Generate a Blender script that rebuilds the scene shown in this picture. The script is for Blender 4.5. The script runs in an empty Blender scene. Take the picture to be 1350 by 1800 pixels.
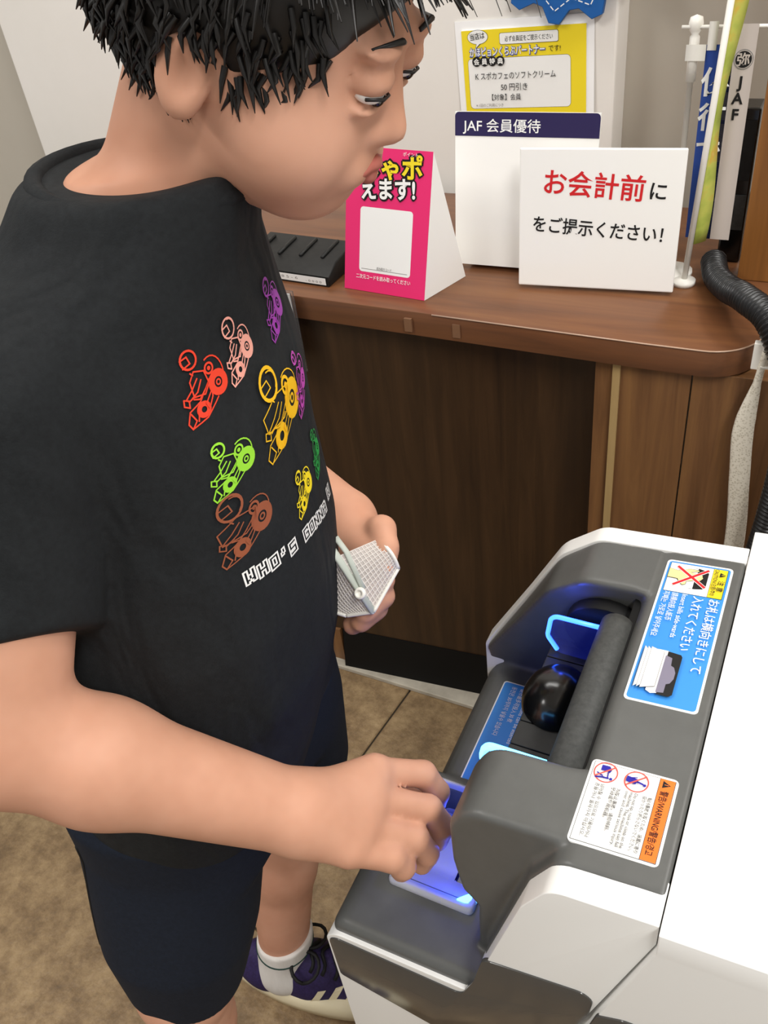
import bpy, bmesh, math, random
import numpy as np
from mathutils import Vector, Matrix
from mathutils.bvhtree import BVHTree
random.seed(5)
S = bpy.context.scene
COL = S.collection

# ------------------------------------------------------------------ camera
cam = bpy.data.objects.new('camera', bpy.data.cameras.new('camera'))
COL.objects.link(cam); S.camera = cam
cam.data.sensor_fit = 'VERTICAL'; cam.data.sensor_height = 36.0; cam.data.lens = 31.0
cam.data.clip_start = 0.02
CR = Matrix(((0.8965, 0.4290, -0.1100), (0.1995, -0.6132, -0.7643), (-0.3954, 0.6632, -0.6354)))
_r = CR[0].normalized(); _f = CR[2].normalized(); _u = _r.cross(_f).normalized(); _f = _u.cross(_r)
cam.matrix_world = Matrix(((_r.x, _u.x, -_f.x, 0), (_r.y, _u.y, -_f.y, 0), (_r.z, _u.z, -_f.z, 1.5), (0, 0, 0, 1)))

# ------------------------------------------------------------------ world, lamps, exposure
S.view_settings.view_transform = 'Standard'; S.view_settings.look = 'None'
S.view_settings.gamma = 1.0; S.view_settings.use_curve_mapping = False
S.view_settings.exposure = 0.0
W = bpy.data.worlds.new('shop_daylight'); S.world = W; W.use_nodes = True
W.node_tree.nodes['Background'].inputs[0].default_value = (1.0, 0.98, 0.95, 1)
W.node_tree.nodes['Background'].inputs[1].default_value = 0.42


def area(name, loc, size, power, target=None, col=(1, .982, .955)):
    l = bpy.data.lights.new(name, 'AREA'); l.shape = 'RECTANGLE'; l.size, l.size_y = size
    l.energy = power; l.color = col
    o = bpy.data.objects.new(name, l); COL.objects.link(o); o.location = loc
    d = Vector((0, 0, -1)) if target is None else Vector(target) - Vector(loc)
    o.rotation_euler = d.to_track_quat('-Z', 'Y').to_euler()
    return o


area('ceiling_lamp_near', (0.75, -0.35, 2.66), (0.3, 1.25), 43)
area('ceiling_lamp_mid', (0.75, 1.35, 2.66), (0.3, 1.25), 25)
area('ceiling_lamp_left', (-1.7, -0.5, 2.66), (0.3, 1.25), 32)
area('ceiling_lamp_staff_side', (-0.9, 1.15, 2.66), (1.25, 0.3), 11)


# ------------------------------------------------------------------ materials
def lin(h):
    c = [int(h[i:i + 2], 16) / 255 for i in (0, 2, 4)]
    return tuple(x / 12.92 if x <= .04045 else ((x + .055) / 1.055) ** 2.4 for x in c) + (1,)


MATS = {}


def mat(name, hexc, rough=.5, spec=.5, **k):
    if name in MATS: return MATS[name]
    m = bpy.data.materials.new(name); m.use_nodes = True
    b = m.node_tree.nodes['Principled BSDF']
    b.inputs['Base Color'].default_value = lin(hexc); b.inputs['Roughness'].default_value = rough
    b.inputs['Specular IOR Level'].default_value = spec
    for kk, v in k.items():
        b.inputs[kk.replace('_', ' ')].default_value = v
    MATS[name] = m
    return m


def nd(m, t, **k):
    n = m.node_tree.nodes.new(t)
    for a, v in k.items(): setattr(n, a, v)
    return n


def textured(name, cols, rough=.5, spec=.4, scale=(1, 1, 1), nscale=5, detail=6, nrough=.6, bump=0., bscale=None, stops=None, distort=0.):
    m = mat(name, 'FFFFFF', rough, spec); t = m.node_tree; L = t.links.new; b = t.nodes['Principled BSDF']
    co = nd(m, 'ShaderNodeTexCoord'); mp = nd(m, 'ShaderNodeMapping'); mp.inputs['Scale'].default_value = scale
    L(co.outputs['Object'], mp.inputs[0])
    n = nd(m, 'ShaderNodeTexNoise'); n.inputs['Scale'].default_value = nscale; n.inputs['Detail'].default_value = detail
    n.inputs['Roughness'].default_value = nrough; n.inputs['Distortion'].default_value = distort
    L(mp.outputs[0], n.inputs[0])
    r = nd(m, 'ShaderNodeValToRGB'); e = r.color_ramp.elements
    stops = stops or [.3 + .4 * i / (len(cols) - 1) for i in range(len(cols))]
    e[0].position = stops[0]; e[0].color = lin(cols[0]); e[1].position = stops[-1]; e[1].color = lin(cols[-1])
    for c, s in list(zip(cols, stops))[1:-1]:
        x = e.new(s); x.color = lin(c)
    L(n.outputs[0], r.inputs[0]); L(r.outputs[0], b.inputs['Base Color'])
    if bump:
        n2 = nd(m, 'ShaderNodeTexNoise'); n2.inputs['Scale'].default_value = bscale or nscale * 3; n2.inputs['Detail'].default_value = 5
        L(mp.outputs[0], n2.inputs[0])
        bp = nd(m, 'ShaderNodeBump'); bp.inputs['Strength'].default_value = bump; bp.inputs['Distance'].default_value = .004
        L(n2.outputs[0], bp.inputs['Height']); L(bp.outputs[0], b.inputs['Normal'])
    return m


M_white = mat('machine_white', 'F3F3F0', .42)
M_whiteside = mat('machine_white_side', 'E4E5E6', .35)
M_dark = textured('machine_charcoal', ['565755', '5B5C5A'], .4, .5, nscale=60)
M_gloss = mat('machine_gloss', '4A4947', .16, .3)
M_black = textured('black_rubber', ['111111', '1D1D1C'], .5, .4, nscale=90)
M_bump = mat('black_shiny', '0E0E0E', .2, .6)
M_roller = textured('roller_grey', ['3A3B3A', '4A4B49'], .6, .3, nscale=200)
M_floor = textured('stone_tile', ['5B4A35', '80694C', '9A8260', 'B59C76'], .5, .35, nscale=16, detail=14, nrough=.78, bump=.6, bscale=70, stops=[.28, .45, .58, .78])
M_grout = mat('grout', '4A4033', .9)
M_ledge = textured('kerb_stone', ['9A9284', 'C9C2B2'], .8, nscale=14, detail=8, bump=.3)


def wood(name, cols, along='z', rough=.35, ns=5.):
    s = {'z': (9, 9, .55), 'x': (.55, 9, 9)}[along]
    return textured(name, cols, rough, .45, scale=s, nscale=ns, detail=9, nrough=.62, stops=None, distort=.6)


M_wdark = wood('dark_walnut', ['2C1D11', '382616', '442F1C'], ns=4.5)
M_wmid = wood('end_walnut', ['583B22', '765233', '8A633C'], ns=4)
M_wslab = wood('slab_walnut', ['5C3C28', '72492E', '805635'], along='x', ns=3.2)
M_wpost = wood('post_wood', ['7A4E24', '93612F', 'A8743A'], ns=3)
M_strip = wood('pale_strip', ['A58A5C', 'B99D6D'], ns=4)
M_kick = mat('kick_black', '070707', .6, .25)
M_wall = textured('wall_paint', ['EFEBE4', 'F6F2EC'], .8, nscale=3)
M_grey = textured('wall_grey', ['BDB6A9', 'C8C1B4'], .7, nscale=2.2)
M_paper = mat('paper_white', 'FBFAF6', .6)
M_plast = mat('plastic_white', 'F1EEE6', .4)
M_skin = textured('skin', ['C18B70', 'D09B80', 'DAA68C'], .55, .3, nscale=7, detail=4)
M_skin.node_tree.nodes['Principled BSDF'].inputs['Subsurface Weight'].default_value = .12
M_skin.node_tree.nodes['Principled BSDF'].inputs['Subsurface Radius'].default_value = (.012, .005, .003)
M_shirt = textured('black_cotton', ['191B1D', '202325'], .85, .25, nscale=220, bump=.15, bscale=700)
for _m, _st in ((M_shirt, .35),):
    _t = _m.node_tree; _bp = [n for n in _t.nodes if n.type == 'BUMP'][0]; _b2 = nd(_m, 'ShaderNodeBump'); _n = nd(_m, 'ShaderNodeTexNoise')
    _c = nd(_m, 'ShaderNodeTexCoord'); _mp = nd(_m, 'ShaderNodeMapping'); _mp.inputs['Scale'].default_value = (9, 9, 4); _mp.inputs['Rotation'].default_value = (.5, .6, 0)
    _t.links.new(_c.outputs['Object'], _mp.inputs[0]); _t.links.new(_mp.outputs[0], _n.inputs[0]); _n.inputs['Scale'].default_value = 1.6; _n.inputs['Detail'].default_value = 2; _n.inputs['Distortion'].default_value = .8
    _b2.inputs['Strength'].default_value = _st; _b2.inputs['Distance'].default_value = .05
    _t.links.new(_n.outputs[0], _b2.inputs['Height']); _t.links.new(_b2.outputs[0], _bp.inputs['Normal'])
M_short = textured('navy_jersey', ['111722', '171E2B'], .85, .25, nscale=220, bump=.15, bscale=700)
M_hair = mat('black_hair', '14110F', .45, .5)
M_sock = textured('white_sock', ['D8D4CE', 'E6E3DE'], .9, nscale=60, scale=(1, 1, .1))
M_sole = mat('cream_sole', 'EADFBE', .6)
M_purple = textured('purple_mesh', ['241A40', '33265A'], .7, nscale=300)
M_lace = mat('black_lace', '08080A', .7)


# ------------------------------------------------------------------ object helpers
def link(name, me, m=None, parent=None, smooth=False):
    o = bpy.data.objects.new(name, me); COL.objects.link(o)
    if m: me.materials.append(m)
    if parent: o.parent = parent; o.matrix_parent_inverse = parent.matrix_world.inverted()
    if smooth: me.polygons.foreach_set('use_smooth', [True] * len(me.polygons))
    return o


def thing(name, label, cat, loc=(0, 0, 0), group=None):
    o = bpy.data.objects.new(name, None); COL.objects.link(o); o.location = loc
    o.matrix_world = Matrix.Translation(loc)
    o.empty_display_size = .05
    return tag(o, label, cat, group)


def tag(o, label, cat, group=None):
    o['label'] = label; o['category'] = cat
    if group: o['group'] = group
    return o


def struct(o):
    o['kind'] = 'structure'; return o


def from_bm(name, bm, m, parent=None, smooth=False):
    me = bpy.data.meshes.new(name); bm.normal_update(); bm.to_mesh(me); bm.free()
    return link(name, me, m, parent, smooth)


def raw(name, v, f, m, parent=None, smooth=False):
    me = bpy.data.meshes.new(name); me.from_pydata([tuple(map(float, x)) for x in v], [], f); me.update()
    return link(name, me, m, parent, smooth)


def bm_box(bm, lo, hi, M=None, bev=0, seg=2):
    c = [(a + b) / 2 for a, b in zip(lo, hi)]; s = [abs(b - a) for a, b in zip(lo, hi)]
    r = bmesh.ops.create_cube(bm, size=1, matrix=(M or Matrix()) @ Matrix.Translation(c) @ Matrix.Diagonal((*s, 1)))
    if bev:
        vs = set(r['verts']); es = [e for e in bm.edges if e.verts[0] in vs and e.verts[1] in vs]
        bmesh.ops.bevel(bm, geom=es, offset=bev, segments=seg, profile=.5, affect='EDGES')


def box(name, lo, hi, m, parent=None, bev=0, M=None, seg=2):
    bm = bmesh.new(); bm_box(bm, lo, hi, M, bev, seg)
    return from_bm(name, bm, m, parent)


def fillet(pts, rads, n=6):
    out = []; N = len(pts)
    for i in range(N):
        p = Vector(pts[i]); r = rads[i] if hasattr(rads, '__len__') else rads
        if r <= 0: out.append(tuple(p)); continue
        a = Vector(pts[i - 1]) - p; b = Vector(pts[(i + 1) % N]) - p
        la, lb = a.length, b.length; a.normalize(); b.normalize()
        ang = a.angle(b); t = min(r / math.tan(ang / 2), la * .49, lb * .49); r = t * math.tan(ang / 2)
        bis = (a + b).normalized(); c = p + bis * (r / math.sin(ang / 2))
        p0 = p + a * t; p1 = p + b * t
        a0 = math.atan2(*(p0 - c).yx); a1 = math.atan2(*(p1 - c).yx); d = (a1 - a0 + math.pi) % (2 * math.pi) - math.pi
        out += [(c.x + r * math.cos(a0 + d * k / n), c.y + r * math.sin(a0 + d * k / n)) for k in range(n + 1)]
    return out


def prism(name, pts, fn, a, b, m, parent=None, bev=0, seg=3, smooth_ang=None):
    """polygon pts (2D) extruded from a to b; fn(u,v,w) gives the 3D point"""
    bm = bmesh.new()
    v0 = [bm.verts.new(fn(p[0], p[1], a)) for p in pts]; v1 = [bm.verts.new(fn(p[0], p[1], b)) for p in pts]
    N = len(pts); f0 = bm.faces.new(v0); f1 = bm.faces.new(v1[::-1])
    for i in range(N): bm.faces.new((v0[i], v1[i], v1[(i + 1) % N], v0[(i + 1) % N]))
    bmesh.ops.recalc_face_normals(bm, faces=bm.faces)
    if bev:
        es = [e for e in bm.edges if (f0 in e.link_faces or f1 in e.link_faces)]
        bmesh.ops.bevel(bm, geom=es, offset=bev, segments=seg, profile=.5, affect='EDGES', clamp_overlap=True)
    o = from_bm(name, bm, m, parent)
    sharp(o)
    return o


def sharp(o, ang=40):
    me = o.data; me.polygons.foreach_set('use_smooth', [True] * len(me.polygons))
    bm = bmesh.new(); bm.from_mesh(me)
    for e in bm.edges:
        if len(e.link_faces) == 2 and e.calc_face_angle(0) > math.radians(ang): e.smooth = False
    bm.to_mesh(me); bm.free()


def tube_data(path, rad, n=10, closed_ends=True, flat=None):
    P = [Vector(p) for p in path]; v = []; f = []
    T = []
    for i in range(len(P)):
        T.append((P[min(i + 1, len(P) - 1)] - P[max(i - 1, 0)]).normalized())
    up = Vector((0, 0, 1)) if abs(T[0].z) < .9 else Vector((1, 0, 0))
    for i, p in enumerate(P):
        x = T[i].cross(up).normalized(); up = x.cross(T[i]).normalized()
        r = rad(i) if callable(rad) else rad
        for k in range(n):
            a = 2 * math.pi * k / n
            v.append(p + x * (math.cos(a) * r) + up * (math.sin(a) * r * (flat or 1)))
    for i in range(len(P) - 1):
        for k in range(n): f.append((i * n + k, i * n + (k + 1) % n, (i + 1) * n + (k + 1) % n, (i + 1) * n + k))
    if closed_ends:
        f.append(tuple(range(n))[::-1]); f.append(tuple(range((len(P) - 1) * n, len(P) * n)))
    return v, f


def tube(name, path, rad, m, parent=None, n=10, flat=None):
    v, f = tube_data(path, rad, n, flat=flat)
    return raw(name, v, f, m, parent, True)


def spline(pts, n=12):
    P = [Vector(p) for p in pts]; P = [2 * P[0] - P[1]] + P + [2 * P[-1] - P[-2]]; out = []
    for i in range(1, len(P) - 2):
        a, b, c, d = P[i - 1:i + 3]
        for k in range(n):
            t = k / n
            out.append(.5 * ((2 * b) + (c - a) * t + (2 * a - 5 * b + 4 * c - d) * t * t + (3 * b - a - 3 * c + d) * t ** 3))
    out.append(P[-2]); return out


def lathe(name, prof, m, parent, M, n=20):
    v = []; f = []
    for r, z in prof:
        for k in range(n):
            a = 2 * math.pi * k / n; v.append(M @ Vector((r * math.cos(a), r * math.sin(a), z)))
    for i in range(len(prof) - 1):
        for k in range(n): f.append((i * n + k, i * n + (k + 1) % n, (i + 1) * n + (k + 1) % n, (i + 1) * n + k))
    o = raw(name, v, f, m, parent, True); return o


# ------------------------------------------------------------------ implicit surfaces (for the body, the clothes and the moulded bezel)
class Vol:
    def __init__(s, lo, hi, res):
        s.lo = np.array(lo, np.float32); s.res = res
        s.n = np.ceil((np.array(hi) - lo) / res).astype(int) + 1
        s.D = np.full(s.n, 1, np.float32)

    def grid(s, lo, hi):
        a = np.clip(np.floor((np.array(lo) - s.lo) / s.res).astype(int), 0, s.n - 1)
        b = np.clip(np.ceil((np.array(hi) - s.lo) / s.res).astype(int) + 1, 1, s.n)
        sl = tuple(slice(i, j) for i, j in zip(a, b))
        ax = [s.lo[i] + s.res * np.arange(a[i], b[i], dtype=np.float32) for i in range(3)]
        return sl, ax[0][:, None, None], ax[1][None, :, None], ax[2][None, None, :]

    def op(s, fn, lo, hi, k=.01, mode='add'):
        m = k + 3 * s.res
        sl, X, Y, Z = s.grid(np.array(lo) - m, np.array(hi) + m)
        d = fn(X, Y, Z); D = s.D[sl]
        if mode == 'add':
            h = np.clip(.5 + .5 * (D - d) / k, 0, 1); s.D[sl] = D * (1 - h) + d * h - k * h * (1 - h)
        else:
            d = -d; h = np.clip(.5 - .5 * (D - d) / k, 0, 1); s.D[sl] = D * (1 - h) + d * h + k * h * (1 - h)

    def cone(s, a, b, ra, rb, k=.02, mode='add'):
        a = np.array(a, float); b = np.array(b, float); ab = b - a; l2 = max(float(ab @ ab), 1e-9); R = max(ra, rb)

        def fn(X, Y, Z):
            px, py, pz = X - a[0], Y - a[1], Z - a[2]
            t = np.clip((px * ab[0] + py * ab[1] + pz * ab[2]) / l2, 0, 1)
            return np.sqrt((px - t * ab[0]) ** 2 + (py - t * ab[1]) ** 2 + (pz - t * ab[2]) ** 2) - (ra + (rb - ra) * t)
        s.op(fn, np.minimum(a, b) - R, np.maximum(a, b) + R, k, mode)

    def ell(s, c, r, k=.02, M=None, mode='add'):
        c = np.array(c, float); r = np.array(r, float); M = np.eye(3) if M is None else np.array(M)   # rows: local axes

        def fn(X, Y, Z):
            p = (X - c[0], Y - c[1], Z - c[2])
            q = [sum(M[i][j] * p[j] for j in range(3)) / r[i] for i in range(3)]
            k0 = np.sqrt(q[0] ** 2 + q[1] ** 2 + q[2] ** 2); k1 = np.sqrt((q[0] / r[0]) ** 2 + (q[1] / r[1]) ** 2 + (q[2] / r[2]) ** 2)
            return k0 * (k0 - 1) / np.maximum(k1, 1e-6)
        R = max(r); s.op(fn, c - R, c + R, k, mode)

    def loft(s, tab, F, L, k=.02, mode='add', rnd=.0):
        """tab rows: z, cx, cy, a (across), b (front-back)"""
        T = np.array(tab, float); zs = T[:, 0]

        def fn(X, Y, Z):
            z = np.clip(Z, zs[0], zs[-1]); g = [np.interp(z, zs, T[:, i]) for i in range(1, 5)]
            px, py = X - g[0], Y - g[1]
            u = (px * L[0] + py * L[1]) / g[2]; v = (px * F[0] + py * F[1]) / g[3]
            e = (np.abs(u) ** 2.3 + np.abs(v) ** 2.3) ** (1 / 2.3)
            d2 = (e - 1) * np.minimum(g[2], g[3]) + rnd; dz = np.maximum(zs[0] - Z, Z - zs[-1]) + rnd
            return np.minimum(np.maximum(d2, dz), 0) + np.sqrt(np.maximum(d2, 0) ** 2 + np.maximum(dz, 0) ** 2) - rnd
        R = max(T[:, 3].max(), T[:, 4].max())
        s.op(fn, (T[:, 1].min() - R, T[:, 2].min() - R, zs[0]), (T[:, 1].max() + R, T[:, 2].max() + R, zs[-1]), k, mode)

    def poly(s, pts, y0, y1, r=.004, k=.006, mode='add', lean=0., zref=0.):
        """xz polygon extruded along y; y0 may lean with z"""
        P = np.array(pts, float); N = len(P)

        def fn(X, Y, Z):
            x = X[:, 0, :]; z = Z[0]; x, z = np.broadcast_arrays(x, z)
            d = np.full(x.shape, 1e9, np.float32); sg = np.ones(x.shape)
            for i in range(N):
                a = P[i]; b = P[i - 1]; e = b - a; wx = x - a[0]; wz = z - a[1]
                t = np.clip((wx * e[0] + wz * e[1]) / (e @ e), 0, 1)
                d = np.minimum(d, (wx - e[0] * t) ** 2 + (wz - e[1] * t) ** 2)
                c1 = z >= a[1]; c2 = z < b[1]; c3 = e[0] * wz > e[1] * wx
                flip = (c1 & c2 & c3) | (~c1 & ~c2 & ~c3); sg = np.where(flip, -sg, sg)
            d2 = (sg * np.sqrt(d)).astype(np.float32)[:, None, :] + r
            yy0 = y0 + lean * (zref - Z)
            dy = np.maximum(yy0 - Y, Y - y1) + r
            return np.minimum(np.maximum(d2, dy), 0) + np.sqrt(np.maximum(d2, 0) ** 2 + np.maximum(dy, 0) ** 2) - r
        s.op(fn, (P[:, 0].min(), y0 - abs(lean) * .3, P[:, 1].min()), (P[:, 0].max(), y1, P[:, 1].max()), k, mode)

    def mesh(s, smooth=2):
        D = s.D; neg = D < 0; n = np.array(D.shape) - 1
        cnt = np.zeros(n, np.int8)
        for dx in (0, 1):
            for dy in (0, 1):
                for dz in (0, 1): cnt += neg[dx:dx + n[0], dy:dy + n[1], dz:dz + n[2]]
        act = np.argwhere((cnt > 0) & (cnt < 8)); idx = np.full(n, -1, np.int64); idx[tuple(act.T)] = np.arange(len(act))
        acc = np.zeros((len(act), 3)); num = np.zeros(len(act))
        for ax in range(3):
            o1, o2 = [i for i in range(3) if i != ax]
            for p in (0, 1):
                for q in (0, 1):
                    A = act.copy(); A[:, o1] += p; A[:, o2] += q; B = A.copy(); B[:, ax] += 1
                    da = D[tuple(A.T)]; db = D[tuple(B.T)]; m = (da < 0) != (db < 0)
                    t = np.where(m, da / np.where(m, da - db, 1), 0)
                    loc = A.astype(float); loc[:, ax] += t
                    acc[m] += loc[m]; num[m] += 1
        V = acc / num[:, None] * s.res + s.lo; quads = []
        for ax in range(3):
            o1, o2 = [(1, 2), (2, 0), (0, 1)][ax]
            sl0 = [slice(None)] * 3; sl1 = [slice(None)] * 3; sl0[ax] = slice(0, -1); sl1[ax] = slice(1, None)
            E = np.argwhere(neg[tuple(sl0)] != neg[tuple(sl1)])
            E = E[(E[:, o1] > 0) & (E[:, o2] > 0) & (E[:, o1] < n[o1]) & (E[:, o2] < n[o2])]
            ng = neg[tuple(E.T)]; c = []
            for p, q in ((1, 1), (0, 1), (0, 0), (1, 0)):
                A = E.copy(); A[:, o1] -= p; A[:, o2] -= q; c.append(idx[tuple(A.T)])
            q4 = np.stack(c, 1); q4[~ng] = q4[~ng][:, ::-1]; quads.append(q4)
        Q = np.concatenate(quads)
        for _ in range(smooth):
            a = np.zeros_like(V); w = np.zeros(len(V))
            for i in range(4):
                for j in (1, 3):
                    np.add.at(a, Q[:, i], V[Q[:, (i + j) % 4]]); np.add.at(w, Q[:, i], 1)
            V = V * .45 + .55 * a / np.maximum(w, 1)[:, None]
        return V, Q

    def obj(s, name, m, parent=None, smooth=2):
        V, Q = s.mesh(smooth); me = bpy.data.meshes.new(name)
        me.vertices.add(len(V)); me.vertices.foreach_set('co', V.astype(np.float32).ravel())
        me.loops.add(Q.size); me.loops.foreach_set('vertex_index', Q.astype(np.int32).ravel())
        me.polygons.add(len(Q)); me.polygons.foreach_set('loop_start', np.arange(0, Q.size, 4, dtype=np.int32))
        me.update(calc_edges=True); me.validate()
        return link(name, me, m, parent, True)


# ------------------------------------------------------------------ flat print
_txt = {}


def text_mesh(s, bold=0.):
    key = (s, bold)
    if key in _txt: return _txt[key]
    c = bpy.data.curves.new('t', 'FONT'); c.body = s; c.size = 1; c.offset = bold; c.resolution_u = 3; c.fill_mode = 'FRONT'
    o = bpy.data.objects.new('t', c); COL.objects.link(o)
    dg = bpy.context.evaluated_depsgraph_get(); dg.update()
    me = bpy.data.meshes.new_from_object(o.evaluated_get(dg))
    v = np.array([x.co[:2] for x in me.vertices]); f = [tuple(p.vertices) for p in me.polygons]
    bpy.data.objects.remove(o); bpy.data.curves.remove(c); bpy.data.meshes.remove(me)
    _txt[key] = (v, f); return v, f


class Sheet:
    """flat print laid on a real surface: o + a*ex + b*ey, every layer a hair prouder"""
    def __init__(s, o, ex, ey, lift=.0003):
        s.o = Vector(o); s.ex = Vector(ex).normalized(); s.ey = Vector(ey).normalized(); s.n = s.ex.cross(s.ey)
        s.l = lift; s.b = {}

    def P(s, a, b, l=None): return s.o + s.ex * a + s.ey * b + s.n * (s.l if l is None else l)

    def add(s, name, m, v, f, step=True):
        B = s.b.setdefault((name, m.name), ([], [], m)); k = len(B[0])
        B[0].extend(s.P(*p[:2]) for p in v); B[1].extend(tuple(i + k for i in g) for g in f)
        if step: s.l += .00012

    def poly(s, name, m, pts): s.add(name, m, pts, [tuple(range(len(pts)))])

    def rect(s, name, m, a0, b0, a1, b1, r=0):
        s.poly(name, m, fillet([(a0, b0), (a1, b0), (a1, b1), (a0, b1)], r, 4) if r else [(a0, b0), (a1, b0), (a1, b1), (a0, b1)])

    def circ(s, name, m, a, b, r, r0=0, n=28, ry=1):
        c = [(math.cos(2 * math.pi * i / n), math.sin(2 * math.pi * i / n)) for i in range(n)]
        if not r0: s.poly(name, m, [(a + r * x, b + r * ry * y) for x, y in c]); return
        v = [(a + r * x, b + r * y) for x, y in c] + [(a + r0 * x, b + r0 * y) for x, y in c]
        s.add(name, m, v, [(i, (i + 1) % n, n + (i + 1) % n, n + i) for i in range(n)])

    def line(s, name, m, pts, w, closed=False):
        P = [Vector(p) for p in pts]; P = P + [P[0]] if closed else P
        v = []; f = []
        for a, b in zip(P, P[1:]):
            t = (b - a).normalized() * (w / 2); q = Vector((-t.y, t.x)); k = len(v)
            v += [a - t * .6 - q, b + t * .6 - q, b + t * .6 + q, a - t * .6 + q]; f.append((k, k + 1, k + 2, k + 3))
        s.add(name, m, v, f)

    def text(s, name, m, txt, a, b, h, width=None, bold=0., rot=0., align='l'):
        v, f = text_mesh(txt, bold)
        if not len(v): return
        x0, x1 = v[:, 0].min(), v[:, 0].max(); sx = width / (x1 - x0) if width else h
        w = (x1 - x0) * sx; off = {'l': 0, 'c': -w / 2, 'r': -w}[align]
        c, sn = math.cos(rot), math.sin(rot)
        q = [((x - x0) * sx + off, y * h) for x, y in v]
        s.add(name, m, [(a + x * c - y * sn, b + x * sn + y * c) for x, y in q], f)

    def done(s, parent):
        for (name, _), (v, f, m) in s.b.items(): raw(name, v, f, m, parent)


INK = {k: mat('ink_' + k, h, .5, .3) for k, h in dict(black='1B1A1A', white='F7F7F4', blue='3C8FE0', red='D5262B', yellow='F7DF2B', orange='F47A2E', navy='2B2350', royal='2A45A8',
       deepblue='1F5FA8', pink='EC2F73', grey='8A8784', skin='F6E29A', lilac='7F7A8C', indigo='27229A', coral='E4574C', lime='9CE03A', gold='F2BE22', brown='9A5638', salmon='EFA99A', purple='9A3AA8', magenta='C04FB4', scarlet='E8432A', green='2E9A4A').items()}

# ================================================================== SETTING
fl = struct(box('floor', (-3.2, -1.6, -.06), (2.2, 2.6, -.006), M_grout))
bm = bmesh.new(); bm_box(bm, (.002, .002, -.006), (.598, .598, 0), None, .002, 1)
tile_me = bpy.data.meshes.new('tile'); bm.to_mesh(tile_me); bm.free(); tile_me.materials.append(M_floor)
for i in range(-4, 5):
    for j in range(-3, 4):
        t = bpy.data.objects.new('tile', tile_me); COL.objects.link(t); t.parent = fl
        c, s_ = math.cos(-.12), math.sin(-.12); x, y = i * .6, j * .6
        t.location = (-.69 + x * c - y * s_, .48 + x * s_ + y * c, 0); t.rotation_euler = (0, 0, -.12)
struct(box('wall_back', (-3.2, 1.62, 0), (2.2, 1.7, 2.7), M_grey))
struct(box('ceiling', (-3.2, -1.6, 2.7), (2.2, 2.6, 2.76), mat('ceiling_white', 'EDEBE6', .9)))
pb = struct(box('trim_1', (-1.7, 1.545, .0), (-.371, 1.62, 2.1), M_wall, bev=.004))

# ================================================================== COUNTER
XZ = lambda y0: (lambda u, v, w: (u, w, v))
cnt = thing('end_cabinet', 'lighter walnut end of the counter with a pale vertical corner strip', 'cabinet', (-.1, 1.2, 0))
box('side_panel', (-.262, 1.066, .09), (-.236, 1.5, .858), M_wmid, cnt)
box('front_panel', (-.2335, 1.06, .09), (-.1325, 1.09, .858), M_wmid, cnt, .001)
box('front_panel', (-.1305, 1.06, .09), (.35, 1.09, .858), M_wmid, cnt, .001)
box('corner_strip', (-.2365, 1.0565, .09), (-.2255, 1.075, .858), M_strip, cnt, .001)
box('kick_board', (-.25, 1.1, 0), (.35, 1.12, .09), M_kick, cnt)
fc = thing('front_cabinet', 'dark walnut counter front above a black kick board', 'cabinet', (-.9, 1.2, 0))
YP = lambda x: 1.068 + (x + .78) * .1
raw('front_panel', [(x, YP(x) + d, z) for x in (-.80, -.263) for d in (0, .02) for z in (.112, .858)], [(0, 4, 5, 1), (2, 3, 7, 6), (0, 1, 3, 2), (4, 6, 7, 5), (0, 2, 6, 4), (1, 5, 7, 3)], M_wdark, fc)
box('return_panel', (-1.5, 1.10, .0), (-.801, 1.12, .858), M_wdark, fc)
raw('kick_board', [(x, YP(x) + d, z) for x in (-.779, -.263) for d, z in ((-.020, .012), (-.002, .1115), (.012, .012), (.012, .1115))], [(0, 4, 5, 1), (2, 3, 7, 6), (0, 1, 3, 2), (4, 6, 7, 5), (0, 2, 6, 4), (1, 5, 7, 3)], M_kick, fc)
box('end_post', (-.835, 1.062, .012), (-.785, 1.098, .111), M_wmid, fc, .001)
box('kerb_strip', (-.90, 1.043, 0), (-.263, 1.12, .0115), M_ledge, fc, .002)
wt = thing('worktop', 'brown walnut worktop with a rounded right end', 'worktop', (-.5, 1.2, .86))
pts = fillet([(-1.5, 1.078), (-.19, 1.044), (-.055, 1.044), (-.055, 1.5), (-1.5, 1.5)], [0, .05, .115, 0, 0], 12)
prism('slab', pts, lambda u, v, w: (u, v, w), .8605, .9, M_wslab, wt, .002, 2)
ed = [p for p in pts if p[1] < 1.2]
tube('edge_band', [(x, y - .0006, .8992) for x, y in fillet([(-.5, 1.0518), (-.19, 1.0438), (-.0548, 1.0438), (-.0548, 1.2)], [0, .05, .115, 0], 12)][:-1], .0011, mat('clear_edge', 'B89A84', .2), wt, 6)
for x in (-.545, -.468):
    box('tape_scrap', (x, 1.049, .868), (x + .012, 1.0535, .889), mat('clear_tape', '7C5A42', .15), wt)

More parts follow.
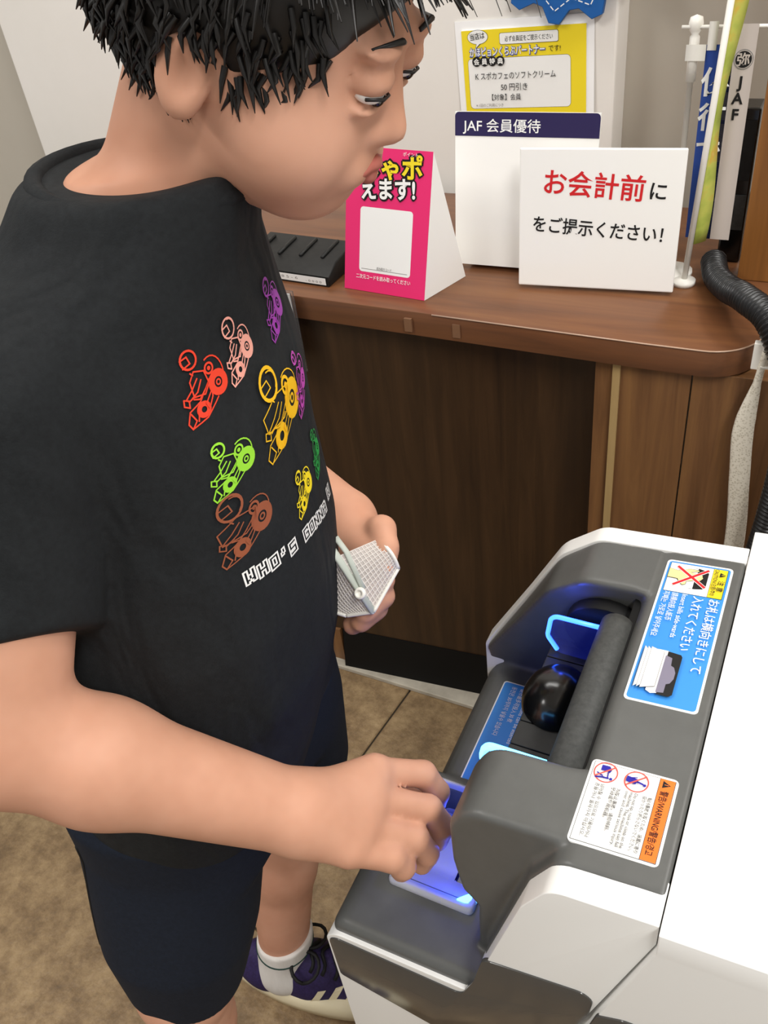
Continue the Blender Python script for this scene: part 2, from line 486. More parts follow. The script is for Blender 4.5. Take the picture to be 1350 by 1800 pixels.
# ---- sign stands on the counter
Zu = Vector((0, 0, 1))
pk = thing('point_display_stand', 'pink wedge shaped card stand with yellow and white lettering on the worktop', 'display stand', (-.6, 1.12, .9))
pa, pb_, ht = Vector((-.668, 1.1, .9005)), Vector((-.527, 1.088, .9005)), .207
ex = (pb_ - pa).normalized(); up = Vector((.012, .044, .2)).normalized(); nb = ex.cross(up)
bk = Vector((.03, .09, 0)); w_ = (pb_ - pa).length
q = [pa, pb_, pb_ + up * ht, pa + up * ht, pa + bk, pb_ + bk]
raw('card_body', q, [(0, 1, 2, 3), (1, 5, 2), (0, 3, 4), (4, 3, 2, 5), (0, 4, 5, 1)], M_paper, pk)
sh = Sheet(pa, ex, up, .0006)
sh.rect('front_print', INK['pink'], 0, 0, w_, ht)
sh.rect('code_panel', INK['white'], .026, .03, .115, .125, .005)
sh.rect('code_panel', INK['grey'], .03, .034, .11, .0348)
for dx, dy in ((-.002, 0), (.002, 0), (0, .002), (0, -.002), (0, 0)):
    sh.text('headline', INK['black'], 'しゃポ', .03 + dx, .166 + dy, .034, .098, .055, .06)
    sh.text('headline', INK['black'], 'えます!', .028 + dx, .138 + dy, .032, .09, .055, .06)
sh.text('headline_fill', INK['yellow'], 'しゃポ', .03, .166, .034, .098, .03, .06)
sh.text('headline_fill', INK['white'], 'えます!', .028, .138, .032, .09, .03, .06)
sh.text('small_lettering', INK['white'], '二次元コードを読み取ってください', .022, .02, .0075, .095, .01)
sh.text('point_lettering', INK['white'], 'ポイント', .095, .199, .006, .024)
sh.text('panel_caption', INK['black'], '読み取りコード', .058, .036, .0045, .026)
sh.done(pk)

tr = thing('coin_tray', 'black plastic tray with a white label strip beside the pink stand', 'tray', (-.74, 1.13, .9))
prism('tray_body', [(1.096, .9005), (1.096, .917), (1.125, .93), (1.19, .935), (1.19, .9005)], lambda u, v, w: (w, u + (w + .70) * -.06, v), -.86, -.692, M_black, tr, .003)
for x in (-.84, -.8, -.76, -.72):
    tube('rib', [(x, 1.13, .932), (x, 1.185, .936)], .003, M_black, tr, 6)
sh = Sheet((-.86, 1.1042, .903), (1, -.06, 0), (0, 0, 1), .0006)
sh.rect('label_strip', INK['white'], .02, .001, .163, .0125)
sh.text('lettering', INK['grey'], '2 6 8 5 - 6', .06, .005, .006, .05); sh.text('lettering', INK['grey'], '- 0 0 0 0', .125, .0035, .005, .03)
sh.done(tr)

cc = thing('clear_card_case', 'clear card case holding white paper on the counter edge behind the shirt', 'card case', (-.75, 1.04, .85))
box('paper', (-.80, 1.0415, .775), (-.733, 1.043, .911), M_paper, cc)
box('case', (-.803, 1.0375, .772), (-.729, 1.0395, .914), mat('clear_plastic', 'F2F4F5', .08, .5, Transmission_Weight=.95, IOR=1.3), cc)
box('case_back', (-.803, 1.045, .772), (-.729, 1.0466, .914), mat('clear_plastic', '', 0), cc)


def stand_sign(name, label, cat, o, wid, hei, yaw, lean=.12, roll=0., thick=.003, back=True):
    t = thing(name, label, cat, o)
    ex = Vector((math.cos(yaw), math.sin(yaw), 0)); nh = Vector((math.sin(yaw), -math.cos(yaw), 0))
    up = (Zu - nh * lean).normalized()
    ex2 = (ex * math.cos(roll) + up * math.sin(roll)); up2 = (up * math.cos(roll) - ex * math.sin(roll)); n = ex2.cross(up2)
    M = Matrix(((ex2.x, up2.x, n.x, o[0]), (ex2.y, up2.y, n.y, o[1]), (ex2.z, up2.z, n.z, o[2]), (0, 0, 0, 1)))
    return t, M, Sheet(o, ex2, up2, .0006)


# yellow notice taped to the white board
t, M, sh = stand_sign('yellow_notice', 'yellow notice with a white text box on the white board behind the counter', 'notice', (-.628, 1.536, 1.0265), .212, .133, 0, .03, .04)
box('paper', (0, 0, -.002), (.214, .134, 0), M_paper, t, M=M)
box('clear_sleeve', (-.012, -.01, -.0036), (.226, .148, -.0024), mat('sleeve', 'FFFFFF', .25), t, M=M)
sh.rect('yellow_print', INK['yellow'], 0, 0, .214, .134)
sh.rect('text_box', INK['black'], .0085, .0105, .1885, .091, .007); sh.rect('text_box', INK['white'], .009, .011, .188, .0905, .0065)
sh.circ('bubble', INK['black'], .029, .1235, .0185, ry=.6); sh.poly('bubble', INK['black'], [(.026, .114), (.034, .113), (.024, .105)])
sh.circ('bubble', INK['white'], .029, .1235, .0178, ry=.59); sh.poly('bubble', INK['white'], [(.027, .115), (.033, .114), (.025, .107)])
sh.rect('bubble', INK['black'], .0675, .1105, .1685, .128, .003); sh.rect('bubble', INK['white'], .068, .111, .168, .1275, .003)
sh.text('bubble_lettering', INK['black'], '当店は', .016, .1195, .011, .026, .01, .1)
sh.text('bubble_line', INK['black'], '必ず会員証をご提示ください', .077, .1155, .009, .082, .005)
sh.text('headline', INK['royal'], 'かほピョンくらぶパートナー', .0125, .0945, .0158, .134, .07); sh.text('headline', INK['white'], 'かほピョンくらぶパートナー', .0132, .0952, .015, .132, .018)
sh.text('headline_end', INK['black'], 'です!', .152, .097, .011, .02)
for i, ch in enumerate('会員特典'):
    sh.circ('heading_dot', INK['black'], .025 + i * .0142, .0862, .0078); sh.text('heading', INK['white'], ch, .025 + i * .0142, .082, .0105, None, .02, 0, 'c')
sh.text('lettering', INK['black'], 'K スポカフェのソフトクリーム', .0215, .0585, .0125, .142, .004)
sh.text('lettering', INK['black'], '50 円引き', .067, .0405, .0125, .047, .004)
sh.text('lettering', INK['black'], '【対象】会員', .05, .025, .011, .052, .004)
sh.text('lettering', INK['grey'], '※ 1回のご利用につき', .02, .0145, .006, .05)
sh.done(t)

# blue toothed emblem board above
t = thing('blue_badge_board', 'blue saw-toothed board with a dashed white border high on the white board', 'board', (-.45, 1.52, 1.26))
c = []
for i in range(48):
    a = 2 * math.pi * (i + .5) / 48 * 1.0; r = .132 if (i // 2) % 2 else .112
    c.append((math.cos(a) * r * 1.02, math.sin(a) * r))
prism('board', [(x - .451, z + 1.302) for x, z in c], lambda u, v, w: (u, w, v), 1.525, 1.538, INK['deepblue'], t, .001, 1)
sh = Sheet((-.451, 1.5248, 1.302), (1, 0, 0), (0, 0, 1), .0004)
ring = []
for i in range(24): a = 2 * math.pi * (i + .5) / 24; r = .112 if i % 2 else .094; ring.append(Vector((math.cos(a) * r, math.sin(a) * r)))
for a, b in zip(ring, ring[1:] + ring[:1]):
    for k in range(3):
        p, q_ = a.lerp(b, k / 3 + .05), a.lerp(b, k / 3 + .24); sh.line('dashed_border', INK['white'], [p, q_], .0016)
sh.done(t)

# navy-headed membership sign
t, M, sh = stand_sign('navy_header_sign', 'white counter sign with a navy header, left of the red lettered sign', 'sign', (-.524, 1.205, .9075), .17, .21, .03, .16)
box('board', (0, 0, -.004), (.21, .218, 0), M_paper, t, M=M)
box('foot', (.02, 0, -.06), (.19, .003, -.004), M_plast, t, M=M)
sh.rect('header', INK['navy'], 0, .19, .21, .218, .006); sh.rect('header', INK['navy'], 0, .186, .21, .204)
sh.text('lettering', INK['white'], 'JAF 会員優待', .012, .193, .019, .115, .008)
sh.done(t)
# red lettered counter sign in front of it
t, M, sh = stand_sign('red_letter_sign', 'white acrylic counter sign with a red headline, at the right of the navy one', 'sign', (-.405, 1.158, .9055), .215, .2, .10, .10)
box('board', (0, 0, -.004), (.219, .192, 0), M_paper, t, .002, M)
box('foot', (.0, -.0, -.07), (.219, .003, -.004), mat('clear_plastic', '', 0), t, M=M)
sh.text('headline', INK['red'], 'お会計前', .034, .135, .036, .135, .014, -.06); sh.text('headline', INK['black'], 'に', .176, .129, .026, None, .015, -.06)
sh.text('lettering', INK['black'], 'をご提示ください！', .02, .082, .024, .178, .012, -.06)
sh.done(t)

# table flags
fg = thing('table_flag_stand', 'white table flag stand with a blue banner and a grey lettered banner on one crossbar', 'flag stand', (-.203, 1.25, .9))
lathe('pole', [(.0, 0), (.03, 0), (.03, .006), (.006, .01), (.0038, .02), (.0038, .262), (.0062, .262), (.0062, .313), (.004, .316), (.0075, .321), (.009, .328), (.0075, .335), (.0, .338)], M_plast, fg, Matrix.Translation((-.204, 1.25, .9005)), 16)
tube('crossbar', [(-.22, 1.246, 1.2255), (-.06, 1.246, 1.2255)], .0022, M_plast, fg, 8)
M_flagb = mat('flag_blue', '24489C', .8); M_flagw = mat('flag_grey', 'C6BBB2', .8)


def banner(name, x0, x1, z0, z1, y, m, lean=0., thick=.0008, bow=.0):
    v = []; f = []; n = 14
    for s_ in (-1, 1):
        for i in range(n + 1):
            z = z0 + (z1 - z0) * i / n; yy = y + bow * math.sin(i / n * 5) + s_ * thick / 2
            v += [(x0, yy, z), (x1, yy, z)]
    k = 2 * n + 2
    for i in range(n):
        a = 2 * i; f += [(a, a + 1, a + 3, a + 2), (k + a, k + a + 2, k + a + 3, k + a + 1), (a, a + 2, k + a + 2, k + a), (a + 1, k + a + 1, k + a + 3, a + 3)]
    return raw(name, v, f, m, fg, True)


banner('blue_banner', -.188, -.155, .96, 1.206, 1.244, M_flagb)
banner('banner_loop', -.187, -.176, 1.2, 1.232, 1.2425, M_plast); banner('banner_loop', -.212, -.188, 1.188, 1.2065, 1.2425, M_plast)
banner('grey_banner', -.166, -.130, .96, 1.2285, 1.244, M_flagw)
sh = Sheet((-.188, 1.2434, 1.2), (1, 0, 0), (0, 0, 1), .0006)
for i, ch in enumerate('優待'): sh.text('banner_lettering', INK['white'], ch, .0165, -.05 - i * .042, .036, None, .02, 0, 'c')
sh.text('banner_lettering', INK['white'], 'で', .0165, -.05 - 2 * .042, .034, None, .02, 0, 'c')
sh.done(fg)
sh = Sheet((-.1425, 1.2434, 1.2), (1, 0, 0), (0, 0, 1), .0006)
sh.circ('emblem', INK['grey'], -.0, -.0105, .0115); sh.circ('emblem', M_flagw, -.0, -.0105, .0104); sh.circ('emblem', INK['black'], -.0, -.0105, .0096)
sh.text('emblem_mark', M_flagw, '弥', -.0, -.0165, .016, None, .02, 0, 'c')
for i, ch in enumerate('JAF'): sh.text('banner_lettering', INK['black'], ch, -.001, -.0425 - i * .0192, .0185, None, .03, 0, 'c')
sh.done(fg)

gf = thing('green_mini_banner', 'yellow-green mini banner on a thin white pole seen edge on', 'banner', (-.17, 1.19, .9))
tube('pole', [(-.180, 1.222, .9005), (-.170, 1.222, 1.105), (-.159, 1.222, 1.335)], .0042, M_plast, gf, 10)
lathe('base', [(0, 0), (.016, 0), (.016, .006), (.0, .009)], M_plast, gf, Matrix.Translation((-.180, 1.222, .9005)))
M_gflag = textured('leaf_print', ['8FA03C', 'B2BE55', 'C6C95F', 'D8B24A', 'DDE3B5'], .7, nscale=22, detail=3, stops=[.25, .45, .58, .66, .75])
v = []; f = []
for i in range(19):
    z = 1.33 - .37 * i / 18; bulge = .0135 + .005 * math.sin(i * .45 + .5)
    x = -.180 + (z - .9) * .048
    for y_, o_ in ((1.222, .004), (1.228, bulge * .6), (1.237, bulge)): v.append((x + o_, y_, z))
for i in range(18):
    for j in range(2): a = i * 3 + j; f.append((a, a + 1, a + 4, a + 3))
o = raw('cloth', v, f, M_gflag, gf, True); sm = o.modifiers.new('thick', 'SOLIDIFY'); sm.thickness = .0012
po = tag(box('post', (-.112, 1.25, .9005), (.12, 1.29, 2.2), M_wpost, bev=.001), 'warm brown wooden post standing on the worktop at the far right', 'post')
dv = thing('card_terminal', 'small black device half hidden behind the grey banner', 'device', (-.12, 1.32, .9))
box('body', (-.15, 1.305, .9005), (-.118, 1.35, 1.115), M_bump, dv, .003)
box('screen', (-.147, 1.3035, 1.02), (-.121, 1.3045, 1.1), M_black, dv)
box('keypad', (-.147, 1.303, .95), (-.121, 1.3045, 1.0), M_roller, dv)
wl = struct(box('trim_2', (-.13, 1.58, .9), (.4, 1.6, 2.1), mat('bright_panel', 'FFFBF2', .8)))


# corrugated hose, braided sleeve, clip
def corrugated(name, path, r, label):
    P = spline(path, 60); L = [0]
    for a, b in zip(P, P[1:]): L.append(L[-1] + (b - a).length)
    n = int(L[-1] / .0011); Q = []
    for i in range(n + 1):
        s_ = L[-1] * i / n; k = max(j for j in range(len(L)) if L[j] <= s_ + 1e-9); k = min(k, len(P) - 2)
        Q.append(P[k].lerp(P[k + 1], (s_ - L[k]) / max(L[k + 1] - L[k], 1e-9)))
    v, f = tube_data(Q, lambda i: r * (1 + .11 * math.sin(i * .0011 / .0062 * 2 * math.pi)), 14)
    o = raw(name, v, f, mat('black_conduit', '17181A', .35, .5), None, True)
    return tag(o, label, 'hose')


corrugated('corrugated_hose', [(-.04, .93, .0175), (-.03, .96, .3), (-.009, .985, .60), (-.002, .988, .70), (.0, .99, .80), (-.010, .995, .885), (-.046, 1.045, .945), (-.085, 1.10, .948), (-.112, 1.155, .932), (-.135, 1.21, .921), (-.148, 1.262, .9195)], .0165,
           'black corrugated hose rising behind the machine and looping onto the worktop')
P = spline([(-.044, .98, .01), (-.043, 1.02, .4), (-.041, 1.03, .6), (-.05, 1.03, .72), (-.056, 1.03, .8), (-.05, 1.032, .87), (-.046, 1.033, .915)], 16)
wd = [.014] * 60 + [.013, .012, .011, .0115, .012, .012, .012, .0115, .011, .010, .009, .0085, .008, .0075, .007, .0062, .0056, .005, .0046, .0042] + [.0042] * 40
v = []; f = []; n = len(P); k = 12
for i, p in enumerate(P):
    r = np.interp(i, [0, 62, 68, 80, n - 1], [.0135, .0135, .012, .005, .004])
    for j in range(k):
        a = 2 * math.pi * j / k; v.append((p.x + math.cos(a) * r, p.y + math.sin(a) * max(.0035, r * .25), p.z))
for i in range(n - 1):
    for j in range(k): f.append((i * k + j, i * k + (j + 1) % k, (i + 1) * k + (j + 1) % k, (i + 1) * k + j))
M_braid = mat('braid', 'D9D2C0', .8)
ck = nd(M_braid, 'ShaderNodeTexVoronoi'); ck.inputs['Scale'].default_value = 330; tc = nd(M_braid, 'ShaderNodeTexCoord')
L_ = M_braid.node_tree.links.new; rp = nd(M_braid, 'ShaderNodeValToRGB'); rp.color_ramp.elements[0].color = lin('B8AE96'); rp.color_ramp.elements[1].color = lin('F0EADB'); rp.color_ramp.elements[1].position = .55
L_(tc.outputs['Object'], ck.inputs['Vector']); L_(ck.outputs['Distance'], rp.inputs[0]); L_(rp.outputs[0], M_braid.node_tree.nodes['Principled BSDF'].inputs[0])
tag(raw('braided_sleeve', v, f, M_braid, None, True), 'white woven cable sleeve hanging beside the black hose', 'cable')
cl = thing('cable_clip', 'small white plastic cable clip on the worktop edge', 'clip', (-.05, 1.03, .9))
box('back_plate', (-.061, 1.033, .888), (-.049, 1.043, .924), M_plast, cl, .001)
for z in (.893, .917): box('finger', (-.05, 1.028, z), (-.028, 1.032, z + .003), M_plast, cl, .0008)
box('finger_post', (-.031, 1.028, .893), (-.027, 1.032, .92), M_plast, cl, .0008)

# ================================================================== CASH MACHINE
cm = thing('cash_machine', 'white and charcoal payment machine with a bill inlet and blue lit coin tray', 'machine', (-.1, .5, 0))
tz = lambda x: .9 + .0741 * (x + .009)
V = Vol((-.325, .292, .60), (-.004, .69, .915), .0021)
V.poly(fillet([(-.0125, tz(-.0125)), (-.088, tz(-.088)), (-.111, .85), (-.152, .69), (-.158, .58), (-.0125, .58)], [0, .022, .03, .02, 0, 0]), .3185, .667, .003, .004)
V.poly(fillet([(-.088, tz(-.088)), (-.168, tz(-.168)), (-.183, .856), (-.183, .80), (-.177, .757), (-.163, .738), (-.168, .58), (-.088, .58)], [0, .032, .02, .02, .012, .006, 0, 0]), .3345, .402, .006, .006)
V.poly(fillet([(-.088, tz(-.088)), (-.150, tz(-.150)), (-.19, .855), (-.226, .783), (-.277, .685), (-.279, .58), (-.088, .58)], [0, .03, .05, .05, .02, 0, 0]), .602, .667, .004, .004, lean=.28, zref=.89)
V.poly(fillet([(-.278, .658), (-.12, .658), (-.12, .56), (-.278, .56)], [.034, 0, 0, 0]), .48, .667, .004, .010)
V.poly(fillet([(-.308, .661), (-.12, .661), (-.12, .56), (-.308, .56)], [.02, 0, 0, 0]), .3012, .498, .011, .006)
V.poly([(-.4, .802), (-.097, .802), (-.097, 1.), (-.4, 1.)], .405, .602, .008, .012, 'sub')
V.poly([(-.262, .615), (-.182, .615), (-.182, .72), (-.262, .72)], .372, .478, .008, .006, 'sub')
V.obj('front_bezel', M_dark, cm, 2)
sp = fillet([(-.0125, tz(-.0125) - .0012), (-.088, tz(-.088) - .0025), (-.1095, .85), (-.1505, .69), (-.1600, .650), (-.300, .646), (-.3125, .632), (-.3125, .03), (-.066, .03), (-.066, .66), (-.0125, .872)],
            [.001, .023, .03, .02, .012, .02, .012, .004, .0, .01, .01])
prism('side_shell', sp, lambda u, v, w: (u, w, v), .297, .33, M_white, cm, .015, 5)
prism('far_shell', fillet([(-.0125, tz(-.0125)), (-.151, tz(-.151) + .001), (-.192, .857), (-.229, .784), (-.281, .686), (-.280, .03), (-.0125, .03)], [.001, .03, .05, .05, .02, 0, 0]), lambda u, v, w: (u, w, v), .6655, .687, M_white, cm, .006, 3)
prism('rear_cover', fillet([(-.0116, tz(-.0116) + .0008), (.45, .936), (.45, .03), (-.0625, .03), (-.0625, .66), (-.0112, .873)], [.001, .03, 0, 0, .01, .01]), lambda u, v, w: (u, w, v), .290, .712, M_white, cm, .010, 4)
box('front_plate', (-.274, .325, .03), (-.07, .665, .57), M_whiteside, cm)
box('front_plate', (-.304, .325, .03), (-.2745, .49, .57), M_whiteside, cm)
box('chassis', (-.10, .34, .6), (.3, .66, .88), M_kick, cm)
prism('gloss_panel', fillet([(-.3095, .6385), (-.168, .6395), (-.1545, .68), (-.144, .733), (-.049, .752), (-.053, .71), (-.0695, .655), (-.0695, .49), (-.207, .526), (-.3085, .551)], [.014, .012, .03, .012, .012, .01, .01, 0, .0, .006]), lambda u, v, w: (u, w, v), .2955, .30, M_gloss, cm, .0012, 2)
prism('gloss_panel', fillet([(-.0455, .737), (-.025, .748), (.44, .80), (.44, .45), (-.059, .45), (-.059, .665)], [.01, .02, .01, .01, .01, .01]), lambda u, v, w: (u, w, v), .2885, .2925, M_gloss, cm, .0012, 2)
# bill inlet
for i in range(7):
    y = .406 + i * .0279; box('inlet_slat', (-.176, y, .79), (-.098, y + .0271, .804), M_black, cm, .0008)
V = Vol((-.2, .46, .77), (-.10, .60, .86), .002)
V.ell((-.150, .524, .801), (.034, .038, .034), .004)
V.obj('inlet_bump', M_bump, cm, 2)
tube('inlet_roller', [(-.1085, .402, .8725), (-.1085, .565, .8725), (-.1085, .574, .872)], .0155, M_roller, cm, 28)
prism('inlet_end_void', [(-.124 + .040 * math.cos(a), .838 + .034 * math.sin(a)) for a in np.linspace(0, 2 * math.pi, 25)[:-1]], lambda u, v, w: (u, w, v), .590, .606, M_kick, cm, .002, 2)  # black disc stands in for the dark void past the roller end
box('inlet_back_void', (-.106, .404, .803), (-.0965, .602, .868), M_kick, cm)  # black sheet painted as the unlit void at the back of the slot
M_glow = mat('blue_lamp_edge', '1030FF', .3, Emission_Color=(.03, .13, 1, 1), Emission_Strength=6.)
M_glowc = mat('cyan_lamp_edge', '40A0FF', .3, Emission_Color=(.12, .55, 1, 1), Emission_Strength=5.)
M_guide = mat('blue_acrylic', '8A9CFF', .1, .5, Transmission_Weight=.9, IOR=1.2, Alpha=.4, Emission_Color=(.03, .06, 1, 1), Emission_Strength=.09)


def guide(y0, y1, edge, x0, x1, z0, z1):
    g = prism('light_guide', fillet([(x1, z1), (x0 + .004, z1), (x0, z0 + .02), (x0 + .012, z0), (x1, z0)], [0, .009, .01, .006, 0]), lambda u, v, w: (u, w, v), y0, y1, M_guide, cm, .001, 2)
    ym = (y0 + y1) / 2
    p = [(u, ym, v) for u, v in fillet([(x1, z1), (x0 + .004, z1), (x0, z0 + .02), (x0 + .012, z0), (x1, z0)], [0, .009, .01, .006, 0])[:-7]]
    tube('glow_edge', p, min((y1 - y0) / 2 + .0003, .0036), edge, g, 8)
    return g


guide(.579, .583, M_glow, -.178, -.106, .806, .856)
guide(.420, .428, M_glowc, -.188, -.13, .806, .846)
# coin tray: milky bowl lit from inside
V = Vol((-.29, .34, .60), (-.16, .50, .70), .0016)
rr = lambda x0, x1: fillet([(x0, .668), (x1, .668), (x1, .612), (x0, .612)], [.003, .003, .012, .012])
V.poly(rr(-.2705, -.180), .357, .486, .006, .001)
V.poly([(-.2645, .620), (-.186, .620), (-.186, .72), (-.2645, .72)], .3625, .4795, .006, .004, 'sub', lean=.85, zref=.668)
M_tray = mat('milky_plastic', 'E2E3F0', .35, .5, Subsurface_Weight=.6, Subsurface_Radius=(.02, .02, .03), Transmission_Weight=.35)
V.obj('coin_bowl', M_tray, cm, 1)
for i in range(3): box('bowl_rib', (-.258 + i * .0, .470 - i * .010, .6205), (-.187, .4712 - i * .010, .624), M_tray, cm)
box('coin_mouth', (-.2185, .386, .6205), (-.187, .432, .6235), mat('mouth_dark', '0A0C30', .2), cm, .003)  # navy-black box imitates the shaded depth of the coin slot
raw('bowl_lamp', [(-.199, .3665, .6655), (-.1865, .3665, .6655), (-.1865, .388, .6405), (-.194, .388, .6405), (-.199, .3655, .6645), (-.1865, .3655, .6645), (-.1865, .387, .6395), (-.194, .387, .6395)], [(0, 1, 2, 3), (4, 7, 6, 5), (0, 4, 5, 1), (1, 5, 6, 2), (2, 6, 7, 3), (3, 7, 4, 0)], M_glowc, cm)
for loc, e in (((-.2, .425, .70), .2), ((-.196, .385, .672), .07), ((-.160, .589, .868), .03)):
    l = bpy.data.lights.new('blue_led', 'POINT'); l.energy = e; l.color = (.03, .08, 1); l.shadow_soft_size = .006
    o = bpy.data.objects.new('blue_led', l); COL.objects.link(o); o.location = loc

# stickers
tn = math.hypot(1, .0741); EY = Vector((1 / tn, 0, .0741 / tn)); EX = Vector((0, -1, 0))


def sticker(o, w, h, m_edge, m_face, e=.002, nm='sticker'):
    s_ = Sheet(o, EX, EY, 0.0)
    v = [s_.P(a, b, -.0012) for a, b in fillet([(0, 0), (w, 0), (w, h), (0, h)], .004, 4)] + [s_.P(a, b, .0006) for a, b in fillet([(0, 0), (w, 0), (w, h), (0, h)], .004, 4)]
    n = len(v) // 2
    st = raw(nm, v, [tuple(range(n))[::-1], tuple(range(n, 2 * n))] + [(i, (i + 1) % n, n + (i + 1) % n, n + i) for i in range(n)], m_edge, cm)
    s_.l = .0008; s_.rect('face_print', m_face, e, e, w - e, h - e, .003)
    return st, s_


st, s_ = sticker((-.081, .6535, tz(-.081)), .1775, .0595, INK['white'], INK['blue'])
st['label'] = 'blue bill sticker with a yellow caution corner'
s_.rect('pictogram', INK['black'], .0038, .0038, .0435, .0555); s_.rect('pictogram', INK['white'], .0042, .0042, .0431, .0425); s_.rect('caution_patch', INK['yellow'], .0042, .0429, .0431, .0551)
s_.poly('pictogram', INK['black'], [(.0075, .025), (.0075, .030), (.0095, .037), (.0125, .0395), (.030, .0395), (.0345, .037), (.036, .030), (.036, .025)])
s_.poly('pictogram', INK['white'], [(.008, .022), (.016, .022), (.016, .0295), (.008, .0295)]); s_.poly('pictogram', INK['white'], [(.0245, .0215), (.036, .0215), (.036, .0285), (.0245, .0285)])
s_.poly('hand_print', INK['black'], [(.0125, .0038), (.0145, .012), (.010, .022), (.010, .031), (.0125, .031), (.0145, .024), (.0165, .035), (.019, .035), (.0205, .036), (.0225, .035), (.0245, .034), (.026, .027), (.028, .022), (.0315, .022), (.0335, .019), (.030, .015), (.026, .013), (.0255, .0038)])
s_.poly('hand_print', INK['skin'], [(.013, .0042), (.015, .012), (.0105, .022), (.0108, .0305), (.0122, .0305), (.0145, .023), (.017, .0345), (.0188, .0345), (.0204, .0355), (.0222, .0345), (.024, .0335), (.0256, .0265), (.0277, .0216), (.0315, .0215), (.033, .019), (.0297, .0155), (.0255, .0135), (.025, .0042)])
for a, b in (((.0095, .0115), (.0325, .0385)), ((.0345, .0115), (.0095, .0385))):
    s_.line('cross_mark', INK['white'], [a, b], .0038); 
for a, b in (((.0095, .0115), (.0325, .0385)), ((.0345, .0115), (.0095, .0385))): s_.line('cross_mark', INK['red'], [a, b], .0026)
s_.poly('caution_triangle', INK['black'], [(.0095, .0492), (.0155, .0492), (.0125, .0545)]); s_.rect('lettering', INK['yellow'], .0122, .0505, .0128, .053)
s_.text('caution_lettering', INK['black'], '注 意', .0205, .0496, .0062, .0145, .01)
s_.text('caution_line', INK['black'], 'CAUTION/注意/주의', .006, .0443, .0052, .0355, .005)
s_.text('lettering', INK['white'], 'お札は横向きにして', .047, .0462, .0105, .0895, .007)
s_.text('lettering', INK['white'], '入れてください', .0465, .0325, .0105, .068, .007)
s_.text('lettering', INK['white'], 'Insert bills side-wards', .0465, .0222, .0066, .0555)
s_.text('lettering', INK['white'], '請横向投入紙币', .0465, .0135, .0066, .036)
s_.text('lettering', INK['white'], '지폐는 가로로 넣어주세요', .0465, .006, .0066, .058)
s_.poly('bill_pictogram', INK['white'], [(.122, 0.0197), (.119, 0.0249), (.121, 0.0309), (.1225, 0.0309), (.122, 0.0197)]); s_.poly('bill_pictogram', INK['white'], [(.119, 0.0158), (.119, 0.0249), (.167, 0.0249), (.1685, 0.0201), (.166, 0.0158)])
s_.poly('bill_pictogram', INK['black'], [(.1195, 0.0249), (.121, 0.0358), (.1235, 0.0372), (.166, 0.0372), (.1685, 0.0347), (.1685, 0.0249)])
s_.poly('bill_pictogram', INK['lilac'], [(.1245, 0.0239), (.1265, 0.0295), (.135, 0.0302), (.1365, 0.0330), (.142, 0.0351), (.149, 0.0351), (.1545, 0.0330), (.156, 0.0302), (.1655, 0.0302), (.1665, 0.0239)])
for k, b in enumerate((.005, .0078, .0106)):
    for mm, g in ((INK['grey'], 0), (INK['white'], .0004)): s_.poly('bill_print', mm, [(.118 + g, b + g), (.1655 - g, b + g), (.1615 - g, b + .0118 - g if k == 2 else b + .004), (.122 + g, b + .0118 - g if k == 2 else b + .004)])
s_.circ('bill_print', mat('ink_pale', 'C9CCDA'), .1565, .0185, .0026); s_.poly('bill_print', MATS['ink_pale'], [(.152, .0112), (.162, .0112), (.1595, .0156), (.154, .0156)])
s_.done(st)

st, s_ = sticker((-.0875, .411, tz(-.0875)), .0745, .0655, INK['white'], INK['white'], .0015)
st['label'] = 'white warning sticker with an orange band'
s_.rect('frame_print', INK['black'], .002, .002, .0725, .0635); s_.rect('frame_print', INK['white'], .0024, .0024, .0721, .0631); s_.rect('frame_print', INK['black'], .0024, .0518, .0721, .0522)
s_.rect('orange_band', INK['orange'], .0024, .0522, .0721, .0631)
s_.poly('lettering', INK['black'], [(.004, .0545), (.0105, .0545), (.00725, .0605)]); s_.rect('lettering', INK['orange'], .007, .0558, .0075, .059)
s_.text('lettering', INK['black'], '警告/WARNING/警告/경고', .013, .0547, .0066, .0545, .005)
for cx, cy in ((.0105, .0125), (.0115, .036)):
    s_.circ('ban_ring', INK['coral'], cx, cy, .0092, .0083)
s_.poly('pictogram', INK['indigo'], [(.0045, .0085), (.0095, .0085), (.0095, .014), (.0105, .0155), (.0075, .0165), (.0045, .0145)]); s_.circ('pictogram', INK['indigo'], .0155, .0175, .0012)
s_.line('pictogram', INK['indigo'], [(.0155, .0155), (.0155, .0115), (.0165, .006)], .0014); s_.line('pictogram', INK['indigo'], [(.015, .015), (.0105, .0145)], .0009); s_.line('pictogram', INK['indigo'], [(.0145, .011), (.0125, .0065)], .0011)
s_.poly('climb_pictogram', INK['indigo'], [(.0085, .0285), (.0135, .0285), (.0145, .036), (.0095, .0365)]); s_.circ('climb_pictogram', INK['indigo'], .0135, .0425, .0012)
s_.line('climb_pictogram', INK['indigo'], [(.013, .041), (.012, .037), (.0125, .034)], .0015); s_.line('climb_pictogram', INK['indigo'], [(.0085, .036), (.0095, .0325)], .0008)
for cx, cy in ((.0105, .0125), (.0115, .036)): s_.line('ban_mark', INK['coral'], [(cx - .0055, cy + .0065), (cx + .0055, cy - .0065)], .0012)
tl = [('転倒事故を防ぐため、装置に寄り', .0475), ('掛かったり揺らさないでください。', .0437), ('Do not tip, rock or climb on the', .0375), ('machine. The machine can fall', .0342), ('over and cause serious injury.', .0309), ('为防止事故，请勿倾斜、', .0243), ('晃动或攀爬机器。', .0205), ('넘어질 수 있으므로 기울이거나', .0125), ('흔들거나 올라가지 마십시오.', .0085)]
